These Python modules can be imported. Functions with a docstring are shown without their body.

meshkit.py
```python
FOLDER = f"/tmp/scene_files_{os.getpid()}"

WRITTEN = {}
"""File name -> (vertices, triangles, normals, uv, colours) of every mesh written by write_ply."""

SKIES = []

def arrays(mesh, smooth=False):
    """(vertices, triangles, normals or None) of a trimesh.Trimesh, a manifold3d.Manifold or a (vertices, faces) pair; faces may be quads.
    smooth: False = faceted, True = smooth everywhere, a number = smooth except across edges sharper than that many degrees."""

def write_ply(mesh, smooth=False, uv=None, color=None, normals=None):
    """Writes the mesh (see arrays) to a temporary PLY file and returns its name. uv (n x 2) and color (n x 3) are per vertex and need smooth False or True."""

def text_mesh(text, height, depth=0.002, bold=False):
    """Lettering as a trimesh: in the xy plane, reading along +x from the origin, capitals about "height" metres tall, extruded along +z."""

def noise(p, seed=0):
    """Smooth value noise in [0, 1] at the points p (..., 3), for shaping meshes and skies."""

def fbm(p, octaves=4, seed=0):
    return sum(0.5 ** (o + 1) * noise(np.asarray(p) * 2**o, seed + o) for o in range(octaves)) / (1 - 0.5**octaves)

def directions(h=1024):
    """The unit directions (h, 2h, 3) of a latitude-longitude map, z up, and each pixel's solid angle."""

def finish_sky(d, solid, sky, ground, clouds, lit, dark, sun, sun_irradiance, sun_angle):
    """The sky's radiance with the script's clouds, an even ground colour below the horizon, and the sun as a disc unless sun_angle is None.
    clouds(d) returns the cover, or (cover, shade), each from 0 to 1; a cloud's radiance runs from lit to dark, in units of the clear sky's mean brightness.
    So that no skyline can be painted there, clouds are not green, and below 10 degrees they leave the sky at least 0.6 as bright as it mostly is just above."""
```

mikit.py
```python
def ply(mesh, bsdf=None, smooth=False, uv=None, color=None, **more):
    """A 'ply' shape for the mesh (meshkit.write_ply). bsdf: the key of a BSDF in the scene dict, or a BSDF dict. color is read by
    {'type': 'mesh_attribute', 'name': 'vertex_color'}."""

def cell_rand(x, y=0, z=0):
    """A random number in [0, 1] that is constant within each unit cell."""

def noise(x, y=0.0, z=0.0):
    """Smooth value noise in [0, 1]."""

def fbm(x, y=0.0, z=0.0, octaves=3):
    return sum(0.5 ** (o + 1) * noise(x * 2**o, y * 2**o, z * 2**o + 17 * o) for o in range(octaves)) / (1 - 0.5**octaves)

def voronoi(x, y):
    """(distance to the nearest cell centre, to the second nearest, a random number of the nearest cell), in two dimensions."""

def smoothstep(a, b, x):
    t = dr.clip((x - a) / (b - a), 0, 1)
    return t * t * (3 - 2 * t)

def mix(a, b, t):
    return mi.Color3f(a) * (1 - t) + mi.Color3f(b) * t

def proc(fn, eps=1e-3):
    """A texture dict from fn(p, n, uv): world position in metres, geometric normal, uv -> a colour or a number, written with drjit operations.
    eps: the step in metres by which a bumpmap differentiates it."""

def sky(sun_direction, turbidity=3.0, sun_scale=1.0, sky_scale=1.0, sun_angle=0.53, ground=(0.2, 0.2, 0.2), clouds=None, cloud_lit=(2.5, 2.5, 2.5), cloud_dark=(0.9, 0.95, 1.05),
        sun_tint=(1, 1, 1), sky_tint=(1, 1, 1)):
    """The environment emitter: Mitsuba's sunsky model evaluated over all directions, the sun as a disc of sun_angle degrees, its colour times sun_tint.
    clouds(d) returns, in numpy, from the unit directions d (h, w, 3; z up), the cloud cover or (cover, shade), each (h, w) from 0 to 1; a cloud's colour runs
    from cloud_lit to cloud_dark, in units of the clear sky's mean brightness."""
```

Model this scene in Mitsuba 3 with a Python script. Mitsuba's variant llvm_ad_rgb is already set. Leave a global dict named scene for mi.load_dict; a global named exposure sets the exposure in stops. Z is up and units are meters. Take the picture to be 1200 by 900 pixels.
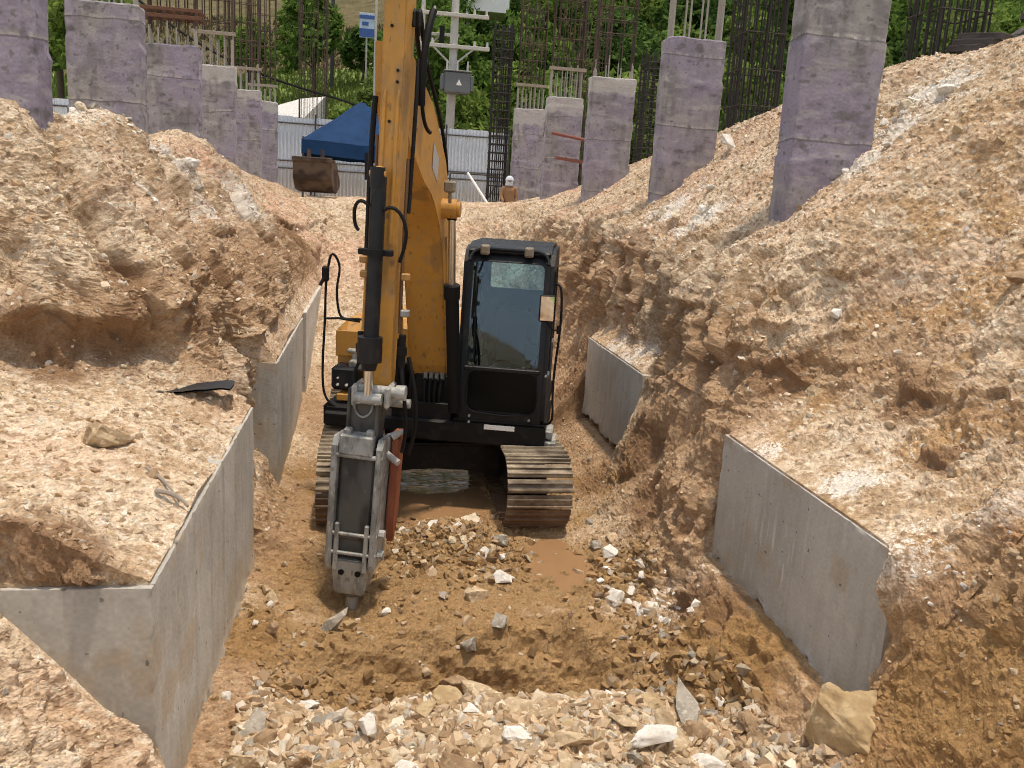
import math, numpy as np, trimesh, mitsuba as mi, drjit as dr
import manifold3d as m3
from scipy.spatial import cKDTree, ConvexHull
import mikit, meshkit
from mikit import noise as tn, fbm as tf, smoothstep as ss, mix
T = mi.ScalarTransform4f
scene, labels = {}, {}

# ---------------------------------------------------------------- camera, sky, exposure
exposure = 1.70
EYE = np.array([0.0, 0.0, 4.1])
RIGHT, UP, FWD = np.array([0.98668, -0.15132, 0.05970]), np.array([-0.02599, 0.21563, 0.97613]), np.array([0.16058, 0.96468, -0.20883])
scene['camera'] = {'type': 'perspective', 'fov': 60.93, 'fov_axis': 'x', 'near_clip': 0.1, 'far_clip': 600.0,
                   'to_world': T().look_at(origin=EYE.tolist(), target=(EYE + FWD).tolist(), up=UP.tolist())}


def cloud_cover(d):
    n = meshkit.fbm(d * [2.2, 2.2, 4.5] + 3.1, 5, seed=4)
    return np.clip((n - 0.36) / 0.2, 0, 1) * 0.9, np.clip((n - 0.5) / 0.3, 0, 1) * 0.5


scene['sky'] = mikit.sky((0.10, -0.10, 0.985), turbidity=4, sun_scale=0.70, sky_scale=1.1, sun_angle=4.0, clouds=cloud_cover, cloud_lit=(2.3, 2.3, 2.35), ground=(0.25, 0.2, 0.15))

# ---------------------------------------------------------------- helpers
used = {}


def nm(base, parent=None):
    k = f'{parent}__{base}' if parent else base
    n = used.get(k, 0)
    used[k] = n + 1
    return f'{k}_{n:03d}' if n else k


def tag(k, label=None, cat=None, group=None, kind=None):
    d = {a: b for a, b in (('label', label), ('category', cat), ('group', group), ('kind', kind)) if b}
    if d:
        labels[k] = d
    return k


def put(base, mesh, bsdf, parent=None, smooth=False, label=None, cat=None, group=None, kind=None, color=None, to_world=None):
    k = nm(base, parent)
    d = mesh if isinstance(mesh, dict) else mikit.ply(mesh, bsdf, smooth=smooth, color=color)
    if to_world is not None:
        d = {**d, 'to_world': to_world}
    scene[k] = d
    return tag(k, label, cat, group, kind)


def thing(base, label, cat, group=None):
    return tag(nm(base), label, cat, group)


def cat(ms):
    return trimesh.util.concatenate([m for m in ms])


def box(cx, cy, cz, sx, sy, sz, ch=0.0):
    h = np.array([sx, sy, sz]) / 2
    if ch <= 0:
        m = trimesh.creation.box(extents=[sx, sy, sz])
    else:
        ch = min(ch, h.min() * 0.9)
        p = []
        for s in np.ndindex(2, 2, 2):
            s = np.array(s) * 2 - 1
            for a in range(3):
                q = h - ch
                q[a] = h[a]
                p.append(s * q)
        m = trimesh.Trimesh(np.array(p)).convex_hull
    m.apply_translation([cx, cy, cz])
    return m


def rod(a, b, r, n=10, r2=None):
    a, b = np.asarray(a, float), np.asarray(b, float)
    L = np.linalg.norm(b - a)
    ang = np.arange(n) * 2 * np.pi / n
    r2 = r if r2 is None else r2
    d = (b - a) / L
    u = np.cross(d, [0, 0, 1.0] if abs(d[2]) < 0.9 else [1.0, 0, 0])
    u /= np.linalg.norm(u)
    w = np.cross(d, u)
    ring = np.cos(ang)[:, None] * u + np.sin(ang)[:, None] * w
    v = np.vstack([a + r * ring, b + r2 * ring, [a], [b]])
    f = []
    for i in range(n):
        j = (i + 1) % n
        f += [[i, j, n + j], [i, n + j, n + i], [2 * n, j, i], [2 * n + 1, n + i, n + j]]
    return trimesh.Trimesh(v, f, process=False)


def tube(pts, r, n=8):
    p = np.asarray(pts, float)
    t = np.gradient(p, axis=0)
    t /= np.linalg.norm(t, axis=1, keepdims=True)
    u = np.cross(t[0], [0, 0, 1.0] if abs(t[0][2]) < 0.9 else [1.0, 0, 0])
    rings = []
    ang = np.arange(n) * 2 * np.pi / n
    r = np.broadcast_to(r, (len(p),))
    for i in range(len(p)):
        u = u - t[i] * (u @ t[i])
        u /= np.linalg.norm(u)
        w = np.cross(t[i], u)
        rings.append(p[i] + r[i] * (np.cos(ang)[:, None] * u + np.sin(ang)[:, None] * w))
    v = np.vstack(rings + [[p[0]], [p[-1]]])
    f = []
    for i in range(len(p) - 1):
        for j in range(n):
            k = (j + 1) % n
            a, b, c, d = i * n + j, i * n + k, (i + 1) * n + k, (i + 1) * n + j
            f += [[a, b, c], [a, c, d]]
    e = len(p) * n
    for j in range(n):
        k = (j + 1) % n
        f += [[e, k, j], [e + 1, (len(p) - 1) * n + j, (len(p) - 1) * n + k]]
    return trimesh.Trimesh(v, f, process=False)


def curve(pts, n=24):
    p = np.asarray(pts, float)
    from scipy.interpolate import CubicSpline
    s = np.r_[0, np.cumsum(np.linalg.norm(np.diff(p, axis=0), axis=1))]
    return CubicSpline(s, p)(np.linspace(0, s[-1], n))


def prism(poly, l0, l1, ch=0.0):
    """poly: (a, z) outline, extruded along the lateral axis from l0 to l1 -> local frame (a, lateral, z)."""
    cs = m3.CrossSection([np.asarray(poly, float)], m3.FillRule.NonZero)
    if ch > 0:
        w = cs.offset(-ch, m3.JoinType.Miter, 2.0)
        m = m3.Manifold.extrude(cs, l1 - l0 - 2 * ch).translate([0, 0, ch]) + m3.Manifold.extrude(w, l1 - l0)
    else:
        m = m3.Manifold.extrude(cs, l1 - l0)
    q = m.to_mesh()
    v = q.vert_properties[:, :3]
    v = np.stack([v[:, 0], v[:, 2] + l0, v[:, 1]], 1)
    return trimesh.Trimesh(v, q.tri_verts[:, ::-1], process=False)


def fb(p, octaves=4, seed=0):
    return meshkit.fbm(p, octaves, seed)


def ref(k):
    return {'type': 'ref', 'id': k}


def pbr(key, color, rough=0.6, metal=0.0, bump=None, bscale=0.01, two=True, spec=0.5, **kw):
    c = color if isinstance(color, dict) else ({'type': 'rgb', 'value': list(color)} if not callable(color) else mikit.proc(color))
    b = {'type': 'principled', 'base_color': c, 'roughness': mikit.proc(rough) if callable(rough) else rough, 'metallic': metal, 'specular': spec, **kw}
    if bump is not None:
        b = {'type': 'bumpmap', 'arbitrary': mikit.proc(bump, eps=0.004), 'scale': bscale, 'bsdf': b}
    scene[key] = {'type': 'twosided', 'bsdf': b} if two else b
    return key
# ---------------------------------------------------------------- soil
WHITE_SPOTS = [(-3.25, 15.4, 4.27, 0.55), (-2.91, 11.93, 3.84, 0.35), (-3.52, 13.58, 4.48, 0.55), (-2.6, 14.0, 3.5, 0.4), (-2.64, 17.74, 3.7, 0.7), (-4.05, 13.1, 4.68, 0.5), (6.97, 10.76, 5.73, 0.6), (6.47, 10.6, 5.27, 0.5), (5.79, 10.2, 4.76, 0.4),
               (4.91, 12.96, 3.92, 0.6), (3.85, 12.16, 1.95, 0.5), (3.9, 13.2, 2.0, 0.4), (3.23, 7.95, 0.28, 0.5), (3.79, 5.2, 1.7, 0.3), (4.29, 5.07, 2.14, 0.22), (4.98, 14.7, 4.07, 0.6), (3.8, 7.6, 1.85, 0.2), (4.0, 6.4, 1.95, 0.3)]
BROWN_SHADE_SPOTS = [(-2.96, 8.62, 2.6, 0.45), (-2.4, 8.93, 2.57, 0.42), (-2.02, 9.9, 2.7, 0.4), (-1.93, 20.64, 3.04, 0.9), (-1.67, 19.4, 2.72, 0.7), (4.29, 16.4, 3.04, 0.6), (4.6, 14.8, 3.3, 0.5), (4.07, 9.72, 2.37, 0.4), (4.36, 8.54, 2.4, 0.4),  # dug brown earth, also painting shade into cliff and scarp recesses
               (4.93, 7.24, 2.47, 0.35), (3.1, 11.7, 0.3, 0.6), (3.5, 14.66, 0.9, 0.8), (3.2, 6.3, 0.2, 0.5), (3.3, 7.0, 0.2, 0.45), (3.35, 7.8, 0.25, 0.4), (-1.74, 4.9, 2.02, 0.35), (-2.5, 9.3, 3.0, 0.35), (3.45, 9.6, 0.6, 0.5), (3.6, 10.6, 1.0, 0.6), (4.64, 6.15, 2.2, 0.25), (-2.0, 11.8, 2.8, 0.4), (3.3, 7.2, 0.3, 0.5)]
SCARPS = [(-2.96, 8.66, 2.75, 0.75, 0.32, 0.064), (-2.5, 8.89, 2.67, 0.675, 0.32, 0.06), (-2.1, 9.5, 2.8, 0.6, 0.3, 0.056), (-2.08, 10.7, 2.89, 0.6, 0.26, 0.049), (-2.3, 14, 3.22, 0.9, 0.3, 0.056), (-1.85, 21.5, 3.15, 1.95, 0.4, 0.075), (-1.89, 12.7, 2.82, 0.75, 0.26, 0.049), (4.46, 15.3, 3.34, 1.05, 0.3, 0.07), (4.41, 17.1, 3.54, 1.2, 0.35, 0.079), (4.4, 13.5, 3.28, 0.75, 0.25, 0.057), (4.22, 10.5, 2.9, 0.75, 0.28, 0.066), (4.08, 9.48, 2.61, 0.675, 0.26, 0.066), (4.3, 8.65, 2.44, 0.6, 0.22, 0.057), (4.83, 8.37, 2.66, 0.525, 0.2, 0.044), (4.97, 7.22, 2.59, 0.525, 0.18, 0.048), (4.64, 6.15, 2.25, 0.45, 0.16, 0.044), (5.11, 6.4, 2.68, 0.375, 0.15, 0.035), (4.01, 15.4, 2.7, 0.75, 0.25, 0.057), (5.2, 9.2, 3.35, 0.6, 0.14, 0.031)]
BUMPS = [(-3.75, 13.2, 0.30, 0.55), (-3.8, 18.6, 0.30, 0.8), (-3.6, 10.1, 0.15, 0.7), (-3.6, 11.8, -0.22, 0.5), (-3.7, 16.4, -0.2, 0.7), (-3.6, 22.5, 0.12, 1.2), (7.0, 12.3, 0.15, 0.6), (8.2, 12.6, 0.2, 0.5), (9.0, 11.5, -0.15, 0.6), (6.6, 14.5, 0.15, 0.7)]
DAMP = [(0.9, 9.0, 0.0, 2.2), (1.0, 11.5, 0.0, 2.2), (2.3, 8.9, 0, 1.0), (0.1, 7.3, -0.3, 1.1), (1.7, 7.3, -0.3, 1.2), (1.0, 8.2, 0.0, 1.0), (2.7, 7.0, 0.2, 0.8), (4.2, 4.3, 1.0, 1.0), (-0.9, 7.5, 0.0, 0.6), (3.3, 6.6, 0.2, 0.7)]


SHADED_CUT_SOIL = [(3.0, 4.4, 8.4, 11.4, 0.2, 3.1), (4.05, 4.6, 11.3, 14.7, 2.25, 3.35), (3.1, 4.55, 14.6, 21.5, 0.4, 3.4), (2.6, 3.8, 5.0, 8.4, -0.2, 0.6), (4.4, 5.3, 5.6, 8.6, 2.35, 3.0), (2.8, 6.5, 3.0, 5.25, 0.3, 2.3),  # browner soil of cut faces, with their shade painted into the colour
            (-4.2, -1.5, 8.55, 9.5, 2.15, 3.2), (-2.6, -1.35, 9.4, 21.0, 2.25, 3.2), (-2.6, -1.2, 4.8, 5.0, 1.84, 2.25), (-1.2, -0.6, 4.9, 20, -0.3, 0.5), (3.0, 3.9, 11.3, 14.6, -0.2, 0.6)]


def shaded_cut_soil(p, e):
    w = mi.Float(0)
    for x0, x1, y0, y1, z0, z1 in SHADED_CUT_SOIL:
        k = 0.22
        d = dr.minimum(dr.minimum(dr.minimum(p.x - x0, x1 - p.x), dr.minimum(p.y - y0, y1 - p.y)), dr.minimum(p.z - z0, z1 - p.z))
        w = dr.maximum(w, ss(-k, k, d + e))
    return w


def spots(p, L):
    w = mi.Float(0)
    for x, y, z, r in L:
        d = (dr.square(p.x - x) + dr.square(p.y - y) + dr.square(p.z - z)) / (r * r)
        w = dr.maximum(w, dr.exp(-d))
    return w


def soil_color(p, n, uv):
    a = tf(p.x * 0.9, p.y * 0.9, p.z * 0.9 + 5, 3)
    b = tf(p.x * 3.1 + 9, p.y * 3.1, p.z * 3.1, 3)
    g = tf(p.x * 19, p.y * 19, p.z * 19, 3)
    c = tf(p.x * 70 + 3, p.y * 70, p.z * 70, 2)
    col = mix((0.465, 0.345, 0.225), (0.615, 0.50, 0.365), ss(0.36, 0.62, b))
    far = ss(9.5, 20.0, p.y) * ss(1.0, 3.0, p.z)
    col = mix(col, (0.60, 0.405, 0.285), ss(0.46, 0.62, a) * (0.28 + 0.55 * far))
    och = ss(2.4, 3.8, p.x) * (1 - ss(7.5, 11.0, p.y))
    col = mix(col, (0.42, 0.26, 0.12), och * ss(0.42, 0.6, tf(p.x * 1.7, p.y * 1.7 + 4, p.z * 1.7, 3)) * 0.8)
    col = mix(col, (0.70, 0.63, 0.50), ss(0.56, 0.72, g) * 0.7)
    col = mix(col, (0.25, 0.16, 0.095), ss(0.47, 0.30, g) * 0.65)
    w = spots(p, WHITE_SPOTS)
    col = mix(col, (0.70, 0.665, 0.60), ss(0.36, 0.74, w * 0.85 + (b - 0.5) * 1.1 + (g - 0.5) * 0.9 + (c - 0.5) * 0.9) * 0.85)
    cs = shaded_cut_soil(p, (a - 0.5) * 0.9 + (b - 0.5) * 0.5)
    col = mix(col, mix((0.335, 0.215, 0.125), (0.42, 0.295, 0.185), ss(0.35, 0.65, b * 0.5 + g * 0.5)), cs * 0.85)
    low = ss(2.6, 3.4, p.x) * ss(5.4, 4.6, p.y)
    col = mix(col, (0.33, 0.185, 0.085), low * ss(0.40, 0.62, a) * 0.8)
    e = spots(p, BROWN_SHADE_SPOTS)
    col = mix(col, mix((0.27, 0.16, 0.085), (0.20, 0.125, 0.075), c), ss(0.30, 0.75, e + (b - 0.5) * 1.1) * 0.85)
    d = spots(p, DAMP)
    col = mix(col, (0.30, 0.185, 0.08), ss(0.22, 0.68, d + (b - 0.5) * 0.8) * 0.9)
    return col * (0.58 + 0.84 * c)


def soil_bump(p, n, uv):
    return tf(p.x * 30, p.y * 30, p.z * 30, 4) + 0.5 * tn(p.x * 150, p.y * 150, p.z * 150)


def soil_rough(p, n, uv):
    d = spots(p, DAMP[:3])
    return 0.95 - 0.4 * ss(0.45, 0.9, d + 0.5 * (tn(p.x * 4, p.y * 4, 0.0) - 0.5)) * ss(0.25, 0.05, p.z)


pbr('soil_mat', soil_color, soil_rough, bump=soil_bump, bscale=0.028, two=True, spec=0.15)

# stations: Y -> control points (x, z) from far left to far right
ST = {}


def st(y, *pts):
    ST[y] = np.array(pts, float)


#            outer        ridge         skyline       clifftop      cliffbase     bench         edge          hidden        foot          floor
LA = lambda *a: list(a)
NEARL = lambda e=0.0: LA((-60, 3.4), (-6, 3.0 + e), (-3.6, 2.45 + e), (-2.6, 2.0 + e), (-2.0, 1.66 + e), (-1.6, 1.20 + e), (-1.22, 0.72 + e), (-1.0, 0.42 + e), (-0.7, 0.14))
NEARR = lambda e=0.0: LA((2.7, 0.12), (3.35, 0.62), (3.62, 0.9), (3.86, 1.35), (4.3, 1.95), (4.9, 2.6), (6.0, 3.6), (8, 5.4), (11, 6.3), (60, 5.0))
st(-2.0, *NEARL(0.5), (0, 2.35), (1.2, 2.35), (2.4, 2.35), *NEARR())
st(1.0, *NEARL(0.4), (0, 2.3), (1.2, 2.3), (2.4, 2.3), *NEARR())
st(3.0, *NEARL(0.15), (0, 1.0), (1.2, 1.0), (2.4, 1.0), *NEARR())
st(4.3, *NEARL(0.05), (0, 0.05), (1.2, 0.0), (2.3, 0.05), *NEARR())
st(4.862, *NEARL(), (0, 0.1), (1.2, 0.08), (2.3, 0.1), *NEARR())
L1 = lambda b4, b5, z6=1.822: LA((-60, 3.6), (-7, 3.0), (-5.2, 2.75), (-4.0, 2.5), b4, b5, (-1.222, z6), (-1.75, 0.2), (-0.98, 0.05))
st(4.90, *L1((-3.0, 2.42), (-1.9, 2.2)), (0, 0.1), (1.2, 0.1), (2.3, 0.1), *NEARR())
R1 = lambda x12=2.75, z13=0.46: LA((x12 + 0.2, -0.04), (3.5, z13), (4.1, z13 + 0.05), (3.722, 1.822), (4.35, 2.05), (4.95, 2.4), (5.9, 3.6), (8, 5.7), (11, 6.8), (60, 5.0))
st(5.27, *L1((-3.0, 2.36), (-1.9, 2.12)), (0, 0.16), (1.2, 0.16), (2.3, 0.16), (2.7, 0.12), (3.35, 0.5), (3.72, 0.75), (3.74, 1.8), (4.0, 2.04), (4.9, 2.5), (6.0, 3.6), (8, 5.4), (11, 6.3), (60, 5.0))
st(5.50, *L1((-3.0, 2.3), (-1.9, 2.05)), (0, 0.2), (1.2, 0.2), (2.3, 0.2), *R1(2.75, 0.42))
st(6.0, *L1((-3.0, 2.2), (-1.9, 1.99)), (0, 0.24), (1.2, 0.25), (2.3, 0.22), *R1(2.75, 0.42))
st(6.65, *L1((-3.0, 2.2), (-1.9, 1.98)), (0, -0.42), (1.2, -0.48), (2.2, -0.42), *R1(2.65, 0.44))
st(7.2, *L1((-3.0, 2.2), (-1.9, 1.98)), (0, -0.46), (1.2, -0.54), (2.2, -0.46), *R1(2.8, 0.44))
st(7.7, *L1((-3.0, 2.2), (-1.9, 1.98)), (0, -0.03), (1.2, 0.0), (2.2, -0.02), *R1(3.0, 0.44))
st(8.33, *L1((-3.0, 2.22), (-1.9, 1.98)), (0, 0.0), (1.2, 0.02), (2.4, -0.02), *R1(3.1, 0.44))
GR = lambda a=0.0: LA((3.0, 0.06), (3.4, 0.55), (3.62, 1.2), (3.8, 1.8), (4.0, 2.25), (4.3, 3.25), (5.04, 4.0), (8, 6.5), (11, 7.0), (60, 5.0))
GR0 = lambda: LA((3.0, 0.06), (3.4, 0.55), (3.62, 1.2), (3.8, 1.8), (4.1, 2.15), (4.6, 2.8), (5.45, 3.85), (8, 6.2), (11, 7.0), (60, 5.0))
st(8.48, (-60, 3.8), (-7, 3.2), (-5.2, 2.9), (-3.7, 2.5), (-2.95, 2.25), (-1.9, 2.0), (-1.222, 1.822), (-1.75, 0.2), (-0.98, 0.05), (0, 0.0), (1.2, 0.02), (2.4, -0.03), (3.05, 0.02), (3.48, 0.5), (3.8, 1.2), (3.82, 1.82), (4.2, 2.1), (4.75, 2.6), (5.7, 3.75), (8, 6.0), (11, 6.9), (60, 5.0))
st(8.66, (-60, 3.8), (-7, 3.4), (-5.0, 2.9), (-3.7, 2.45), (-2.9, 2.25), (-1.9, 2.02), (-1.222, 1.822), (-1.75, 0.2), (-0.98, 0.05), (0, 0.0), (1.2, 0.02), (2.4, -0.03), *GR0())
st(8.84, (-60, 4.0), (-7, 4.6), (-4.6, 4.0), (-3.6, 3.42), (-2.75, 2.35), (-1.85, 2.05), (-1.222, 1.822), (-1.75, 0.2), (-0.98, 0.03), (0, 0.0), (1.2, 0.02), (2.4, -0.04), *GR0())
st(9.13, (-60, 4.0), (-7, 4.7), (-4.4, 4.3), (-2.95, 3.35), (-2.35, 2.35), (-1.75, 2.06), (-1.222, 1.822), (-1.75, 0.2), (-0.98, 0.03), (0, 0.0), (1.2, 0.03), (2.4, -0.04), *GR(0.5))
st(9.5, (-60, 4.0), (-6.5, 4.8), (-4.05, 4.6), (-2.6, 3.3), (-2.1, 2.5), (-1.8, 2.1), (-1.6, 1.8), (-1.55, 0.9), (-1.1, 0.05), (0, 0.0), (1.2, 0.1), (2.4, -0.03), *GR())
st(10.0, (-60, 4.0), (-6.2, 4.6), (-3.80, 4.8), (-2.55, 3.4), (-2.15, 2.7), (-1.9, 2.2), (-1.75, 1.8), (-1.65, 0.9), (-1.1, 0.05), (0, 0.0), (1.2, 0.05), (2.4, -0.02), *GR())
L2 = lambda zs, e=0.0, f=0.0: LA((-60, 3.9), (-6.0, 4.3), (-3.80, zs), (-2.6 + e, 3.45), (-1.85 + e, 2.7), (-1.5, 2.2), (-1.222, 1.845), (-1.75, 0.2 + f), (-1.0, 0.02 + f), (0, f), (1.2, f), (2.4, f))
st(11.36, (-60, 3.9), (-6.0, 4.3), (-3.80, 4.7), (-2.5, 3.4), (-2.0, 2.7), (-1.85, 2.2), (-1.78, 1.75), (-1.7, 0.9), (-1.1, 0.05), (0, 0), (1.2, 0), (2.4, 0), *GR())
R2 = lambda: LA((3.1, 0.05), (3.5, 0.36), (4.1, 0.5), (3.722, 1.842), (4.1, 2.08), (4.38, 3.4), (5.1, 4.05), (7.4, 6.25), (10, 6.7), (60, 5.0))
st(11.46, *L2(4.7), *R2())
st(13.0, *L2(4.78, -0.1), *R2())
st(14.45, *L2(4.68, 0.1, 0.05), *R2())
FR = lambda z18, f=0.0, e=0.0: LA((3.15, 0.3 + f), (3.6, 0.9 + f), (3.8, 1.4 + 0.7 * f), (3.95, 1.9 + 0.5 * f), (4.15, 2.5 + 0.4 * f), (4.42, 3.55 + 0.12 * f), (5.1 + e, 4.12), (7.3, z18), (10, z18 + 0.2), (60, 5.0))
st(14.6, *L2(4.66, 0.1, 0.1), *FR(6.15, 0.0))
st(17.0, *L2(4.88, -0.1, 0.45), *FR(6.0, 0.3))
st(18.2, *L2(4.85, 0.15, 0.9), *FR(5.8, 0.6))
st(20.4, *L2(4.72, 0.0, 1.6), *FR(5.7, 1.0))
L3 = lambda zs, f, q: LA((-60, 3.9), (-6.0, 4.2), (-3.80, zs), (-2.8, 3.6), (-2.2, 3.1 * (1 - q) + 3.7 * q), (-1.7, 2.6 * (1 - q) + 3.7 * q), (-1.4, 2.3 * (1 - q) + 3.7 * q), (-1.3, 1.9 * (1 - q) + 3.7 * q), (-1.0, f), (0, f), (1.2, f), (2.4, f))
st(20.6, *L3(4.7, 1.65, 0.1), *FR(5.6, 1.0))
st(22.6, *L3(4.6, 2.7, 0.6), *FR(5.5, 1.6))
st(24.4, *L3(4.5, 3.72, 1.0), *LA((3.2, 3.75), (3.6, 3.8), (3.8, 3.85), (3.95, 3.9), (4.15, 3.95), (4.55, 4.05), (5.1, 4.2), (7.3, 5.3), (10, 5.5), (60, 5.0)))
st(28.0, *L3(4.35, 3.8, 1.0), *LA((3.2, 3.82), (3.6, 3.85), (3.8, 3.87), (3.95, 3.88), (4.15, 3.9), (4.55, 3.95), (5.1, 4.05), (7.3, 4.9), (10, 5.2), (60, 4.6)))
st(33.0, *L3(4.2, 3.75, 1.0), *LA((3.2, 3.78), (3.6, 3.8), (3.8, 3.8), (3.95, 3.82), (4.15, 3.84), (4.55, 3.9), (5.1, 3.95), (7.3, 4.4), (10, 4.6), (60, 4.2)))
st(46.0, *[(x, 3.6) for x in (-60, -6, -3.9, -2.6, -2, -1.6, -1.3, -1.2, -1, 0, 1.2, 2.4, 3.2, 3.6, 3.8, 3.95, 4.15, 4.55, 5.1, 7.3, 10, 60)])
NSEG = [14, 26, 62, 62, 44, 44, 26, 6, 26, 40, 48, 48, 34, 30, 8, 14, 34, 40, 52, 84, 50, 14]
NSEG = [NSEG[0], 26, 70, 70, 50, 42, 32, 20, 34, 44, 48, 48, 36, 26, 18, 38, 46, 62, 104, 46, 12]


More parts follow.
